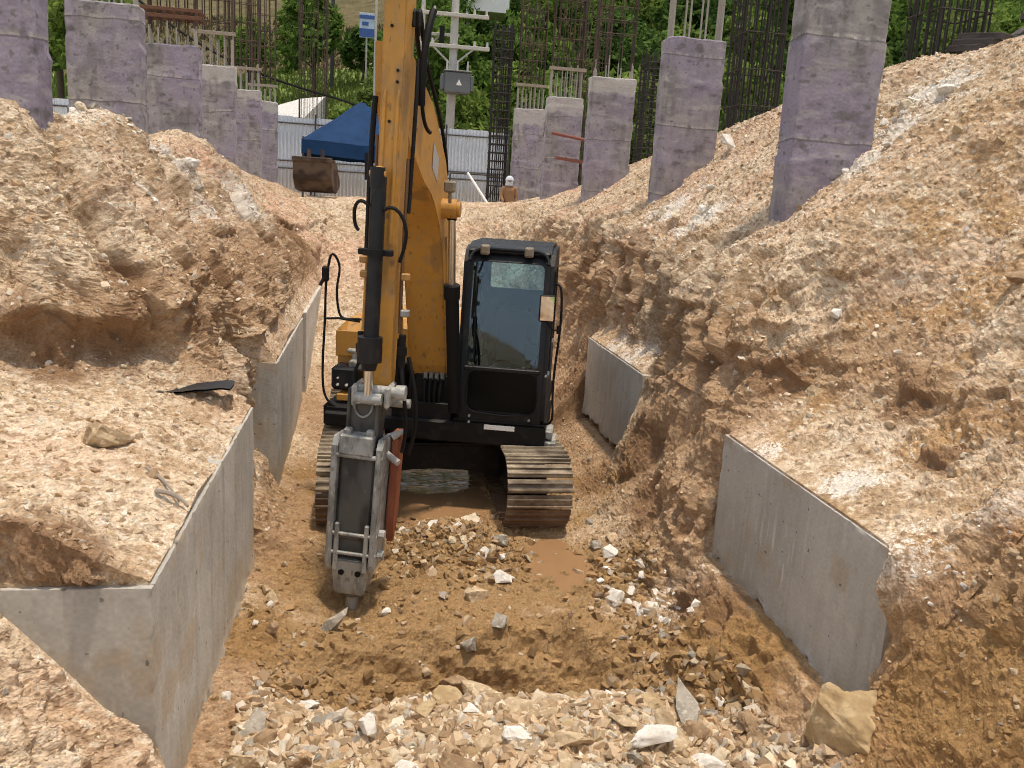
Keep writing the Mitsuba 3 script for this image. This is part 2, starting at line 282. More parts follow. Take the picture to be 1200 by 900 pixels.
def terrain():
    ys = [-2.0]
    while ys[-1] < 46:
        y = ys[-1]
        d = max(0.0037 * y, 0.016)
        if y < 3.6:
            d = 0.09
        if 8.4 < y < 9.5:
            d *= 0.36 if 8.62 < y < 8.9 else 0.6
        if 9.5 < y < 12.5:
            d *= 0.8
        if 4.84 < y < 4.93:
            d = 0.0016 if 4.86 < y < 4.905 else 0.006
        ys.append(y + d)
    ys = np.array(ys)
    ky = np.array(sorted(ST))
    K = np.stack([ST[k] for k in ky])                       # stations, points, 2
    assert K.shape[1] == 22, K.shape
    R = np.stack([np.stack([np.interp(ys, ky, K[:, i, c]) for c in (0, 1)], -1) for i in range(22)], 1)
    segs = []
    U = []
    for i in range(21):
        n = NSEG[i]
        t = np.arange(n) / n
        if i == 0:
            t = 1 - (1 - t) ** 3
        if i == 20:
            t = t ** 3
        segs.append(R[:, i, None] * (1 - t)[None, :, None] + R[:, i + 1, None] * t[None, :, None])
        U.append(i + t)
    segs.append(R[:, 21:22])
    U = np.r_[np.concatenate(U), 21]
    XZ = np.concatenate(segs, 1)
    # soften the loft's creases away from the concrete faces
    from scipy.ndimage import gaussian_filter1d
    sm = gaussian_filter1d(XZ, 7, axis=1)
    lock = np.minimum(np.clip(np.abs(U - 6.7) * 2 - 1.6, 0, 1), np.clip(np.abs(U - 14.25) * 2 - 1.9, 0, 1))[None, :, None]
    XZ = XZ * (1 - lock) + sm * lock
    smy = gaussian_filter1d(XZ, 9, axis=0)
    wy = (np.clip((U - 15.2) * 2, 0, 1) + np.clip((3.0 - U) * 0.8, 0, 1))[None, :, None] * (ys > 5.2)[:, None, None]
    XZ = XZ * (1 - wy) + smy * wy
    Y = np.broadcast_to(ys[:, None], XZ.shape[:2])
    P = np.stack([XZ[..., 0], Y, XZ[..., 1]], -1)
    nr, nc = P.shape[:2]
    du, dv = np.gradient(P, axis=1), np.gradient(P, axis=0)
    N = np.cross(du, dv)
    N = gaussian_filter1d(gaussian_filter1d(N, 3, axis=0), 3, axis=1)
    N /= np.linalg.norm(N, axis=-1, keepdims=True) + 1e-12
    uu_ = np.broadcast_to(U[None], P.shape[:2])
    wl = np.clip((uu_ - 5.1) / 0.4, 0, 1) * (uu_ < 7.0) * (P[..., 1] > 4.95)
    wr = np.clip((15.9 - uu_) / 0.4, 0, 1) * (uu_ > 14.0) * (P[..., 1] > 5.3)
    wl = wl * (((P[..., 1] > 4.92) & (P[..., 1] < 9.2)) | ((P[..., 1] > 11.3) & (P[..., 1] < 20.5)))
    wr = wr * (((P[..., 1] > 5.4) & (P[..., 1] < 8.45)) | ((P[..., 1] > 11.4) & (P[..., 1] < 14.55)))
    wv = np.maximum(gaussian_filter1d(wl, 3, axis=0), gaussian_filter1d(wr, 3, axis=0))[..., None]
    N = N * (1 - wv) + np.array([0, 0, 1.0]) * wv
    q = P.reshape(-1, 3)
    steep = np.clip(1.15 - N[..., 2], 0, 1).reshape(-1)
    wall_l = ((P[..., 1] > 4.85) & (P[..., 1] < 9.2)) | ((P[..., 1] > 11.3) & (P[..., 1] < 20.5))
    wall_r = ((P[..., 1] > 5.4) & (P[..., 1] < 8.45)) | ((P[..., 1] > 11.4) & (P[..., 1] < 14.55))
    uu = np.broadcast_to(U[None], P.shape[:2])
    keep = np.ones(P.shape[:2])
    keep = np.where(wall_l, np.where(uu < 6.7, np.clip((6.02 - uu) / 0.35, 0, 1), np.clip((uu - 7.45) / 0.5, 0, 1)), keep)
    keep = np.where(wall_r, np.where(uu < 14, np.clip((13.25 - uu) / 0.3, 0, 1), np.clip((uu - 14.98) / 0.3, 0, 1)), keep)
    quiet = np.clip(np.abs(P[..., 1] - 4.87) / 0.07 - 0.9, 0, 1)
    keep = np.where((P[..., 0] < -0.9) & (P[..., 2] < 1.84) & (P[..., 1] < 4.93), keep * quiet, keep)
    keep = keep.reshape(-1)
    flat = np.clip(1 - np.abs(uu - 10) / 2.2, 0, 1).reshape(-1)         # the trench floor
    ramp = np.clip((q[:, 1] - 9.0) / 1.0, 0, 1) * flat
    slope_r = np.clip((q[:, 0] - 4.6) / 0.6, 0, 1) * np.clip((q[:, 1] - 6.5) / 2, 0, 1)
    amp = keep * (1 - 0.45 * flat) * (1 - 0.45 * slope_r)
    amp = amp * np.where((q[:, 0] > 2.6) & (q[:, 0] < 4.0) & (q[:, 2] < 1.95), 0.55, 1)
    amp = amp * np.where((q[:, 0] < -1.1) & (q[:, 1] > 4.83) & (q[:, 1] < 5.1), 0.35, 1)
    h = np.zeros(len(q))
    rough = np.clip((fb(q * 0.8 + 31, 3, 61) - 0.36) / 0.26, 0.12, 1)     # raked-smooth and broken areas
    h += amp * (fb(q * 1.1 + 7, 2, 1) - 0.5) * 0.34 * (0.35 + steep)
    rid = 1 - np.abs(2 * fb(q * [1.5, 2.6, 0.9] + 3, 3, 5) - 1)
    h += amp * steep * (rid - 0.72) * 0.62
    rid2 = 1 - np.abs(2 * fb(q * [5.0, 7.5, 1.6] + 13, 3, 9) - 1)
    h += amp * (rid2 - 0.72) * 0.17 * np.clip(steep * 1.6 - 0.1, 0.08, 1.2) * (0.4 + 0.6 * rough)
    h += amp * (fb(q * 6.0, 3, 21) - 0.5) * 0.12 * rough
    f5 = fb(q * 15.0, 3, 31)
    h += (amp * 0.9 + 0.1) * (f5 - 0.5) * 0.075 * (0.35 + 0.65 * rough)
    h += keep * np.clip(fb(q * 34.0, 2, 41) - 0.5, 0, 1) * 0.065
    h += keep * (np.random.default_rng(8).random(len(q)) - 0.5) * 0.006 * np.clip(q[:, 1] / 9, 0.6, 2)
    stri = 1 - np.abs(2 * fb(q * [11, 11, 1.3] + 5, 2, 47) - 1)
    h += amp * np.clip(steep - 0.25, 0, 1) * (stri - 0.7) * 0.15 * np.clip((q[:, 1] - 5.2) / 0.5, 0, 1)
    def slips(zone, lam, A, seed, skew):
        t = (q[:, 1] + skew * q[:, 0] + 0.9 * (fb(q * 0.9 + seed, 3, seed) - 0.5) + 0.25 * (fb(q * 4 + seed, 2, seed) - 0.5)) / lam
        fr = t - np.floor(t)
        rise = np.clip(fr / 0.09, 0, 1)
        return zone * A * (rise * (1 - fr) ** 0.7 - 0.35) * (0.4 + 1.2 * fb(np.stack([np.floor(t) * 1.7, q[:, 2] * 0.8, q[:, 0] * 0.5], 1), 2, seed + 3))
    zl = np.clip((q[:, 0] + 3.7) / 0.5, 0, 1) * np.clip((-1.45 - q[:, 0]) / 0.3, 0, 1) * np.clip((q[:, 1] - 9.0) / 0.5, 0, 1) * np.clip((22 - q[:, 1]) / 2, 0, 1)
    h += amp * slips(zl, 1.35, 0.34, 83, 0.55)
    zr = np.clip((q[:, 0] - 3.9) / 0.2, 0, 1) * np.clip((4.95 - q[:, 0]) / 0.3, 0, 1) * np.clip((q[:, 2] - 2.1) / 0.3, 0, 1) * np.clip((q[:, 1] - 8.8) / 0.5, 0, 1) * np.clip((22 - q[:, 1]) / 2, 0, 1)
    h += amp * slips(zr, 0.75, 0.24, 91, -0.3)
    toe = np.clip((q[:, 0] - 2.75) / 0.2, 0, 1) * np.clip((3.64 - q[:, 0]) / 0.12, 0, 1) * (q[:, 1] > 5.3) * (q[:, 1] < 8.8)
    h += toe * ((1 - np.abs(2 * fb(q * [4, 3.2, 1.2] + 41, 3, 57) - 1) - 0.72) * 0.36 + (fb(q * 9 + 3, 3, 58) - 0.5) * 0.12)
    # clods and half-buried stones
    rng = np.random.default_rng(5)
    near = np.where((q[:, 1] > 4.2) & (q[:, 1] < 24) & (np.abs(q[:, 0] - 1.5) < 8) & (keep > 0.6))[0]
    for cnt, r0, r1 in ((1500, 0.05, 0.13), (12000, 0.02, 0.055)):
        pick = rng.choice(near, cnt)
        rad = r0 + (r1 - r0) * rng.random(cnt) ** 2
        tree = cKDTree(q[pick] * [1, 1, 1.2])
        d, i = tree.query(q * [1, 1, 1.2], k=2, distance_upper_bound=r1)
        for k in range(2):
            ok = np.isfinite(d[:, k])
            rr = np.zeros(len(q))
            rr[ok] = np.sqrt(np.clip(rad[i[ok, k]] ** 2 - d[ok, k] ** 2, 0, None))
            h = h + rr * (0.55 if k == 0 else 0.12) * keep * (0.25 + 0.75 * rough)
    h *= np.clip(1.4 - q[:, 1] / 60, 0.6, 1)
    nn = N.reshape(-1, 3)
    base = cKDTree(q)
    wav = fb(q * [3.5, 3.5, 0.8], 4, 71) - 0.5
    for x, y, z, ra, ru, am in SCARPS:
        c = np.array([x, y, z])
        n = nn[base.query(c)[1]]
        up = np.array([0, 0, 1.0]) - n * n[2]
        up /= np.linalg.norm(up)
        al = np.cross(n, up)
        r = q - c
        t, g = r @ up + wav * 0.5, r @ al
        prof = np.where(t > 0, np.exp(-(t / ru) ** 2), -np.exp(-(t / (1.2 * ru)) ** 2) * 1.1) * np.clip(np.abs(t) / 0.03, 0, 1)
        h += keep * am * prof * np.exp(-(g / ra) ** 2) * (np.abs(r @ n) < 0.7)
    h[ramp > 0.5] *= 0.7
    face = np.exp(-((q[:, 1] - 7.35) / 0.5) ** 2) * flat
    h += face * ((fb(q * 2.3 + 11, 3, 77) - 0.5) * 0.5 + (fb(q * 6 + 3, 3, 78) - 0.5) * 0.22)
    h -= 0.27 * np.exp(-((q[:, 0] + 0.2) / 0.28) ** 2 - ((q[:, 1] - 8.2) / 0.34) ** 2)
    h -= 0.10 * np.exp(-((q[:, 0] - 2.15) / 0.60) ** 4 - ((q[:, 1] - 9.35) / 0.75) ** 4) + 0.08 * np.exp(-((q[:, 0] - 0.75) / 0.85) ** 4 - ((q[:, 1] - 11.6) / 1.3) ** 4)
    h += 0.30 * np.exp(-((q[:, 0] - 0.95) / 0.5) ** 2 - ((q[:, 1] - 9.45) / 0.55) ** 2)
    for x, y, am, r in BUMPS:
        h += am * np.exp(-((q[:, 0] - x) ** 2 + (q[:, 1] - y) ** 2) / r ** 2)
    D = N.reshape(-1, 3) * h[:, None]
    D[:, 2] *= 0.9
    q = q + D
    a = np.arange(nr * nc).reshape(nr, nc)
    f = np.stack([a[:-1, :-1], a[:-1, 1:], a[1:, 1:], a[1:, :-1]], -1).reshape(-1, 4)
    f = np.vstack([f[:, [0, 1, 2]], f[:, [0, 2, 3]]])
    return trimesh.Trimesh(q, f, process=False), q.reshape(nr, nc, 3)


SOIL, GRID = terrain()
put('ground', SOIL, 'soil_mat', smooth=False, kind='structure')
GT = cKDTree(GRID.reshape(-1, 3)[:, :2])
GV = GRID.reshape(-1, 3)


def zg(x, y):
    """height of the soil's top surface near (x, y)."""
    _, i = GT.query([x, y], k=6)
    return float(np.max(GV[i, 2]))


# ---------------------------------------------------------------- concrete
def concrete_color(p, n, uv):
    a = tf(p.x * 1.3, p.y * 1.3, p.z * 1.3, 3)
    st_ = tf(p.x * 9, p.y * 9, p.z * 0.9, 3)
    g = tf(p.x * 45, p.y * 45, p.z * 45, 2)
    col = mix((0.36, 0.345, 0.31), (0.49, 0.475, 0.435), ss(0.3, 0.7, a * 0.6 + st_ * 0.4))
    col = mix(col, (0.39, 0.385, 0.36), ss(0.5, 0.62, st_) * 0.5)
    col = mix(col, (0.50, 0.48, 0.43), ss(0.62, 0.75, tf(p.x * 14 + 3, p.y * 14, p.z * 3.0, 3)) * 0.5)
    col = mix(col, (0.40, 0.34, 0.25), ss(0.6, 0.2, p.z + (a - 0.5)) * 0.6)
    scr = ss(0.60, 0.72, tf(p.y * 16, p.z * 1.6, 2.0, 3)) * dr.exp(-(dr.square((p.y - 6.9) / 0.55) + dr.square((p.z - 1.05) / 0.3))) * ss(3.5, 3.6, p.x)
    col = mix(col, (0.62, 0.63, 0.60), scr * 0.8)
    col = mix(col, (0.38, 0.31, 0.22), ss(0.62, 0.74, tf(p.x * 3.5, p.y * 3.5, p.z * 2.2, 4)) * 0.55)
    col = mix(col, (0.10, 0.095, 0.085), ss(0.81, 0.85, tf(p.x * 21, p.y * 21, p.z * 15, 2)) * 0.7)
    return col * (0.86 + 0.28 * g)


pbr('concrete_mat', concrete_color, 0.88, bump=lambda p, n, uv: tf(p.x * 30, p.y * 30, p.z * 8, 3), bscale=0.006, spec=0.25)


def footing(x0, x1, y0, y1, z0, z1, face, near_end, seams, seed):
    """A cast block: face is the x of the trench side, seams the ys of the formwork joints."""
    def sheet(o, u, v, nu, nv):
        s, t = np.meshgrid(np.linspace(0, 1, nu + 1), np.linspace(0, 1, nv + 1), indexing='ij')
        p = np.asarray(o) + s[..., None] * np.asarray(u) + t[..., None] * np.asarray(v)
        a = np.arange((nu + 1) * (nv + 1)).reshape(nu + 1, nv + 1)
        q = np.stack([a[:-1, :-1], a[1:, :-1], a[1:, 1:], a[:-1, 1:]], -1).reshape(-1, 4)
        return trimesh.Trimesh(p.reshape(-1, 3), np.vstack([q[:, [0, 1, 2]], q[:, [0, 2, 3]]]), process=False)
    dx, dy, dz = x1 - x0, y1 - y0, z1 - z0
    st_ = 0.028
    n = lambda L: max(2, int(L / st_))
    ms = [sheet((x0, y0, z0), (dx, 0, 0), (0, 0, dz), n(dx), n(dz)), sheet((x0, y1, z0), (0, 0, dz), (dx, 0, 0), n(dz), n(dx)),
          sheet((x0, y0, z1), (dx, 0, 0), (0, dy, 0), n(dx), n(dy)), sheet((x0, y0, z0), (0, dy, 0), (dx, 0, 0), n(dy), n(dx)),
          sheet((x0, y0, z0), (0, 0, dz), (0, dy, 0), n(dz), n(dy)), sheet((x1, y0, z0), (0, dy, 0), (0, 0, dz), n(dy), n(dz))]
    m = cat(ms)
    m.merge_vertices(digits_vertex=4)
    v = np.array(m.vertices)
    c = np.array([(x0 + x1) / 2, (y0 + y1) / 2, (z0 + z1) / 2])
    e = np.stack([np.minimum(v[:, 0] - x0, x1 - v[:, 0]), np.minimum(v[:, 1] - y0, y1 - v[:, 1]), np.minimum(v[:, 2] - z0, z1 - v[:, 2])], 1)
    es = np.sort(e, 1)
    edge = np.exp(-es[:, 1] / 0.012)                          # close to an edge of the block
    inward = (c - v)
    inward /= np.linalg.norm(inward, axis=1, keepdims=True)
    chip = np.clip(fb(v * 7, 3, seed) - 0.52, 0, 1) * 0.06 + 0.001
    w = v + inward * (edge * chip)[:, None]
    w[:, :2] += (fb(v * 2.2, 3, seed + 3) - 0.5)[:, None] * 0.012
    low = np.clip(1 - (v[:, 2] - z0) / 0.28, 0, 1)
    rag = fb(v * [5, 5, 0], 3, seed + 7) - 0.5
    w[:, 2] += low * (rag * 0.30)
    blob = np.clip(fb(v * 9, 3, seed + 9) - 0.42, 0, 1)
    onf = np.abs(v[:, 0] - face) < 1e-3
    w[:, 0] += np.where(onf, np.sign(face - c[0]) * blob * 0.10 * np.clip(low * 1.6 - 0.4, 0, 1), 0)
    for s in seams:
        w[:, 0] -= np.where(onf, np.sign(face - c[0]) * 0.011 * np.exp(-((v[:, 1] - s) / 0.022) ** 2), 0)
    s2 = np.sin(v[:, 1] * 37 + seed) * 0.0015
    w[:, 0] += np.where(onf, s2, 0)
    m.vertices = w
    return m


put('concrete_footing', footing(-5.0, -1.2, 4.85, 9.15, 0.02, 1.8, -1.2, True, (5.5, 6.05, 6.7, 7.25, 7.9, 8.5), 1), 'concrete_mat', smooth=18,
    label='long grey concrete footing at left front, its square end and side both bare', cat='concrete footing')
put('concrete_footing', footing(-5.0, -1.2, 11.42, 15.6, -0.4, 1.82, -1.2, True, (12.1, 12.8, 13.5, 14.3), 2), 'concrete_mat', smooth=18,
    label='grey concrete footing left of the yellow machine, just past the front left one', cat='concrete footing')
put('concrete_footing', footing(-5.0, -1.17, 15.95, 20.5, -0.2, 1.86, -1.17, True, (17, 18, 19.2), 3), 'concrete_mat', smooth=18,
    label='farthest grey concrete footing on the left, seen behind the black handrail', cat='concrete footing')
put('concrete_footing', footing(3.7, 7.4, 5.25, 8.4, 0.42, 1.8, 3.7, True, (5.9, 6.75, 7.7), 4), 'concrete_mat', smooth=18,
    label='slanting grey concrete footing at right front with pale scratches on its face', cat='concrete footing')
put('concrete_footing', footing(3.7, 7.4, 11.3, 14.5, 0.52, 1.82, 3.7, True, (12.2, 13.3), 5), 'concrete_mat', smooth=18,
    label='short grey concrete footing right of the black cab, undercut by dug soil', cat='concrete footing')


# ---------------------------------------------------------------- columns
def column_color(p, n, uv):
    o = mikit.cell_rand(dr.floor(p.y / 2.6 + 0.3), dr.floor(p.x * 0.2)) * 40
    a = tf(p.x * 1.3 + o, p.y * 1.3, p.z * 0.9 + o, 3)
    b = tf(p.x * 5 + o, p.y * 5 + 7, p.z * 3.2, 4)
    s = tf(p.x * 13 + o, p.y * 13, p.z * 1.7, 3)
    k = tf(p.x * 3.0, p.y * 3.0 + o, p.z * 9, 3)
    g = tf(p.x * 40, p.y * 40, p.z * 40, 2)
    zz = p.z + 0.10 * tf(p.x * 2, p.y * 2, 0.0, 2) + o
    li = zz / 1.22
    lift = mikit.cell_rand(dr.floor(li), dr.floor(p.y / 2.6), 4)
    fr = li - dr.floor(li)
    col = mix((0.205, 0.193, 0.200), (0.31, 0.295, 0.297), ss(0.38, 0.62, b * 0.6 + s * 0.4))
    col = mix(col, (0.285, 0.25, 0.345), ss(0.34, 0.62, a * 0.9 + lift * 0.1) * (0.45 + 0.4 * s))
    col = mix(col, (0.40, 0.385, 0.38), ss(0.57, 0.72, k) * 0.4)
    col = mix(col, (0.14, 0.134, 0.135), ss(0.40, 0.28, b * 0.55 + k * 0.45) * 0.8)
    col = mix(col, (0.13, 0.125, 0.13), ss(0.975, 0.99, fr) * 0.7)
    col = mix(col, (0.44, 0.42, 0.40), ss(0.06, 0.0, fr) * ss(0.4, 0.6, s) * 0.7)
    col = mix(col, (0.13, 0.125, 0.12), ss(0.70, 0.76, tf(p.x * 15 + o, p.y * 15, p.z * 13, 2)) * 0.6)
    col = mix(col, (0.45, 0.44, 0.425), ss(6.6, 6.75, p.z + (b - 0.5) * 0.3) * ss(20.5, 20.6, p.y) * 0.75)
    return col * (0.82 + 0.36 * g)


pbr('column_mat', column_color, 0.9, bump=lambda p, n, uv: tf(p.x * 9, p.y * 9, p.z * 11, 4), bscale=0.010, spec=0.2)


def shaft(x0, y0, z0, z1, seed, w=1.08, dp=0.42):
    m = box(x0 + w / 2, y0 + dp / 2, (z0 + z1) / 2, w, dp, z1 - z0, 0.022)
    m = m.subdivide_to_size(0.09)
    v = np.array(m.vertices)
    c = np.array([x0 + w / 2, y0 + dp / 2])
    d = (v[:, :2] - c) * [1, w / dp]
    k = (fb(v * [1.5, 1.5, 1.8], 3, seed) - 0.5) * 0.035 + (fb(v * 9, 2, seed + 2) - 0.5) * 0.012
    rng = np.random.default_rng(seed)
    z = z0 + 0.4
    while z < z1 - 0.4:
        z += 0.9 + 0.5 * rng.random()
        zz = z + (fb(v * [2, 2, 0], 2, seed + 5) - 0.5) * 0.16
        k += 0.022 * np.exp(-((v[:, 2] - zz) / 0.022) ** 2) - 0.012 * np.tanh((v[:, 2] - zz) / 0.03) * np.exp(-np.abs(v[:, 2] - zz) / 0.3)
    v[:, :2] += d / np.abs(d).max(1, keepdims=True).clip(0.2) * k[:, None] * [1, 0.6]
    chip = np.clip(fb(v * 3.5, 3, seed + 8) - 0.5, 0, 1)
    corner = np.clip(np.abs(d).min(1) / (w / 2) - 0.9, 0, 0.1) * 10
    v[:, :2] -= d * [1, dp / w] * (corner * chip * 0.25)[:, None]
    v[:, 2] += np.where(v[:, 2] > z1 - 0.05, (fb(v * 5, 3, seed + 4) - 0.5) * 0.08, 0)
    m.vertices = v
    return m


pbr('rebar_mat', lambda p, n, uv: mix((0.045, 0.034, 0.027), (0.085, 0.058, 0.042), ss(0.4, 0.6, tf(p.x * 5, p.y * 5, p.z * 2, 2))), 0.85)
pbr('rebar_dark_mat', (0.028, 0.024, 0.022), 0.8)
pbr('rebar_grey_mat', (0.34, 0.32, 0.28), 0.75)
pbr('timber_mat', lambda p, n, uv: mix((0.22, 0.19, 0.155), (0.34, 0.30, 0.25), tf(p.x * 6, p.y * 6, p.z * 30, 2)), 0.85)
pbr('rust_mat', lambda p, n, uv: mix((0.10, 0.045, 0.028), (0.16, 0.08, 0.045), tf(p.x * 8, p.y * 8, p.z * 8, 3)), 0.8)


def cage(x0, y0, w, z0, z1, n, r, seed, d=None, lean=0.02, per=None):
    d = w if d is None else d
    rng = np.random.default_rng(seed)
    pts = []
    for i in range(n):
        t = i / (n - 1)
        pts += [(t * w, 0), (t * w, d)]
        if 0 < i < n - 1:
            pts += [(0, t * d), (w, t * d)]
    ms = []
    for a, b in pts:
        l = rng.normal(0, lean, 2)
        zt = z1 + rng.normal(0, 0.12)
        ms.append(rod((x0 + a, y0 + b, z0), (x0 + a + l[0] * (zt - z0) * 0.3, y0 + b + l[1] * (zt - z0) * 0.3, zt), r, 5))
    return cat(ms)


def hoops(x0, y0, w, zs, r, d=None):
    d = w if d is None else d
    ms = []
    for z in zs:
        c = [(x0, y0), (x0 + w, y0), (x0 + w, y0 + d), (x0, y0 + d)]
        for i in range(4):
            a, b = c[i], c[(i + 1) % 4]
            ms.append(rod((*a, z), (*b, z), r, 5))
    return cat(ms)


CW, CD = 1.08, 0.42
COLS = [  # x, y, top, label, top rebar: (bars per side, grey stub height, cage top, bar radius)
    ('L', -4.52, 10.0, 7.9, 'grey purple stained column at the left edge of the photo', None),
    ('L', -4.74, 15.0, 6.66, 'widest whole purple stained column on the left mound', (6, 0.2, 9.5, 0.014, 3)),
    ('L', -4.80, 20.0, 6.78, 'purple stained column second in line after the widest left one', (6, 0.3, 11.0, 0.016, 1)),
    ('L', -4.82, 25.0, 7.04, 'purple grey column with a pale bare top band in the left row', (6, 0.75, 11.5, 0.017, 0)),
    ('L', -4.78, 30.0, 6.95, 'narrow grey column second from the far end of the left row', (6, 0.6, 11.0, 0.018, 0)),
    ('L', -4.8, 35.0, 7.08, 'farthest and narrowest grey column of the left row', (6, 0.5, 11.0, 0.018, 0)),
    ('R', 5.04, 10.45, 8.6, 'tall purple grey column nearest on the right slope, cut by the frame top', None),
    ('R', 5.04, 15.7, 7.05, 'purple grey column with four pale bars and a cross rail on top', (4, 1.0, 9.3, 0.018, 2)),
    ('R', 5.05, 21.3, 7.06, 'mottled column with a pale cement cap and short bar ends', (4, 0.2, 10.2, 0.014, 3)),
    ('R', 5.0, 26.6, 7.12, 'grey column crossed by two rusty pipes in the right row', (7, 0.75, 11.0, 0.016, 0)),
    ('R', 4.85, 32.0, 7.24, 'farthest column of the right row, next to the worker', (7, 0.75, 10.8, 0.017, 0)),
]
for i, (side, x, y, top, lab, bars) in enumerate(COLS):
    k = thing('concrete_column', lab, 'column', 'columns in the left row' if side == 'L' else 'columns in the right row')
    put('shaft', shaft(x, y, 2.2 if y < 22 else 3.0, top, 50 + i), 'column_mat', k, smooth=35)
    if bars:
        n, stub, zt, r, mode = bars
        ins = 0.09
        put('bar_stub', cage(x + ins, y + ins, CW - 2 * ins, top - 0.1, top + stub, n, r * 1.1, 70 + i, lean=0.0, d=CD - 0.16), 'rebar_grey_mat', k, kind='stuff')
        if zt > top + stub + 0.3:
            m_ = 'rebar_grey_mat' if mode == 2 else 'rebar_mat'
            put('vertical_bar', cage(x + ins, y + ins, CW - 2 * ins, top + stub * 0.9, zt, n, r, 90 + i, d=CD - 0.16), m_, k, kind='stuff')
        if mode == 2:
            for zz in (top + 1.0, ):
                put('cross_rail', cat([box(x + CW / 2, y + 0.04, zz, CW + 0.1, 0.06, 0.10, 0.005), box(x + CW / 2, y + CD - 0.04, zz, CW + 0.1, 0.06, 0.10, 0.005)]), 'timber_mat', k)
        elif mode == 1:
            put('cross_rail', cat([box(x + CW / 2, y - 0.02 + j * CD, top + 0.55 + q * 0.14, CW + 0.15, 0.05, 0.07, 0.005) for j in (0, 1) for q in (0, 1)]), 'rust_mat', k)
        elif mode == 0 and zt > 9:
            put('tie_hoop', hoops(x + ins, y + ins, CW - 2 * ins, np.arange(top + stub + 0.35, zt, 0.55), 0.012, d=CD - 0.16), 'rebar_mat', k, kind='stuff')
            put('cross_rail', box(x + CW / 2, y + 0.05, top + stub + 0.05, CW + 0.05, 0.05, 0.09, 0.005), 'timber_mat', k)
        elif mode == 3:
            put('tie_hoop', hoops(x + ins, y + ins, CW - 2 * ins, np.arange(top + 1.0, zt, 0.3), 0.012, d=CD - 0.16), 'rebar_mat', k, kind='stuff')
CAGES = [(9.45, 14.6, 0.95, 3.8, 12.5, 'dark rebar cage standing behind the mound at the upper right, right of the tallest column', 8, 0.020, 0.9),
         (9.25, 22.4, 1.05, 3.8, 12.5, 'dark rebar cage standing on the right just behind the column with four pale bars', 9, 0.022, 0.9),
         (9.2, 30.6, 1.0, 3.6, 9.3, 'black rebar cage with close hoops just left of the column with four pale bars', 8, 0.024, 0.22),
         (4.15, 32.9, 0.62, 3.6, 10.2, 'narrow dark rebar cage with ladder like hoops right of the fence end', 5, 0.026, 0.3),
         (-3.3, 39.5, 1.1, 3.6, 12.5, 'rebar cage of thin upright bars beside the far end of the left row', 7, 0.013, 2.4),
         (8.6, 38.0, 1.1, 3.6, 13.5, 'thin brown rebar cage rising behind the mottled column with a pale cap', 7, 0.018, 1.0)]
for x, y, w, z0, z1, lab, n, r, hs in CAGES:
    k = thing('rebar_cage', lab, 'rebar cage', 'rebar cages')
    m_ = 'rebar_dark_mat' if r > 0.019 else 'rebar_mat'
    put('vertical_bar', cage(x, y, w, z0, z1, n, r, int(x * 10) + 200), m_, k, kind='stuff')
    put('tie_hoop', hoops(x - 0.02, y - 0.02, w + 0.04, np.arange(z0 + 0.3, z1 - 0.2, hs), r * 0.8), m_, k, kind='stuff')
# ---------------------------------------------------------------- tracked breaker machine
def yellow(p, n, uv):
    a = tf(p.x * 3, p.y * 3, p.z * 3, 3)
    d = tf(p.x * 22, p.y * 22, p.z * 6, 3)
    col = mix((0.43, 0.21, 0.034), (0.52, 0.27, 0.05), a)
    col = mix(col, (0.34, 0.22, 0.11), ss(0.50, 0.72, d) * 0.5)
    k = tf(p.x * 4 + 3, p.y * 4, p.z * 1.2, 4)
    col = mix(col, (0.20, 0.125, 0.06), ss(0.58, 0.72, k) * 0.55)
    return mix(col, (0.07, 0.05, 0.035), ss(0.70, 0.78, tf(p.x * 30, p.y * 30, p.z * 7, 3)) * 0.5)


pbr('yellow_mat', yellow, lambda p, n, uv: 0.32 + 0.3 * tf(p.x * 6, p.y * 6, p.z * 6, 3), bump=lambda p, n, uv: tf(p.x * 20, p.y * 20, p.z * 20, 2), bscale=0.002)
pbr('black_mat', lambda p, n, uv: mix((0.0045, 0.0048, 0.0055), (0.015, 0.013, 0.011), ss(0.5, 0.8, tf(p.x * 9, p.y * 9, p.z * 9, 3))), lambda p, n, uv: 0.35 + 0.3 * tf(p.x * 7, p.y * 7, p.z * 7, 2), spec=0.3)
pbr('navy_mat', lambda p, n, uv: mix((0.007, 0.009, 0.013), (0.026, 0.024, 0.022), ss(0.5, 0.8, tf(p.x * 8, p.y * 8, p.z * 5, 3)) * 0.7), 0.42, spec=0.35)
pbr('rubber_mat', (0.007, 0.007, 0.008), 0.6, spec=0.25)
pbr('lower_pane_mat', (0.004, 0.005, 0.006), 0.12, spec=0.12)
pbr('chrome_mat', (0.75, 0.74, 0.72), 0.18, metal=1.0)
pbr('mirror_mat', (0.82, 0.82, 0.82), 0.03, metal=1.0)


def steel(p, n, uv):
    a = tf(p.x * 6, p.y * 6, p.z * 2.2, 3)
    g = tf(p.x * 30, p.y * 30, p.z * 12, 3)
    col = mix((0.22, 0.23, 0.225), (0.37, 0.38, 0.37), ss(0.35, 0.65, a))
    col = mix(col, (0.45, 0.43, 0.38), ss(0.60, 0.72, g) * 0.7)
    return mix(col, (0.12, 0.09, 0.06), ss(0.42, 0.28, g) * 0.5)


pbr('steel_mat', steel, 0.5, metal=0.1, bump=lambda p, n, uv: tf(p.x * 40, p.y * 40, p.z * 15, 3), bscale=0.003)


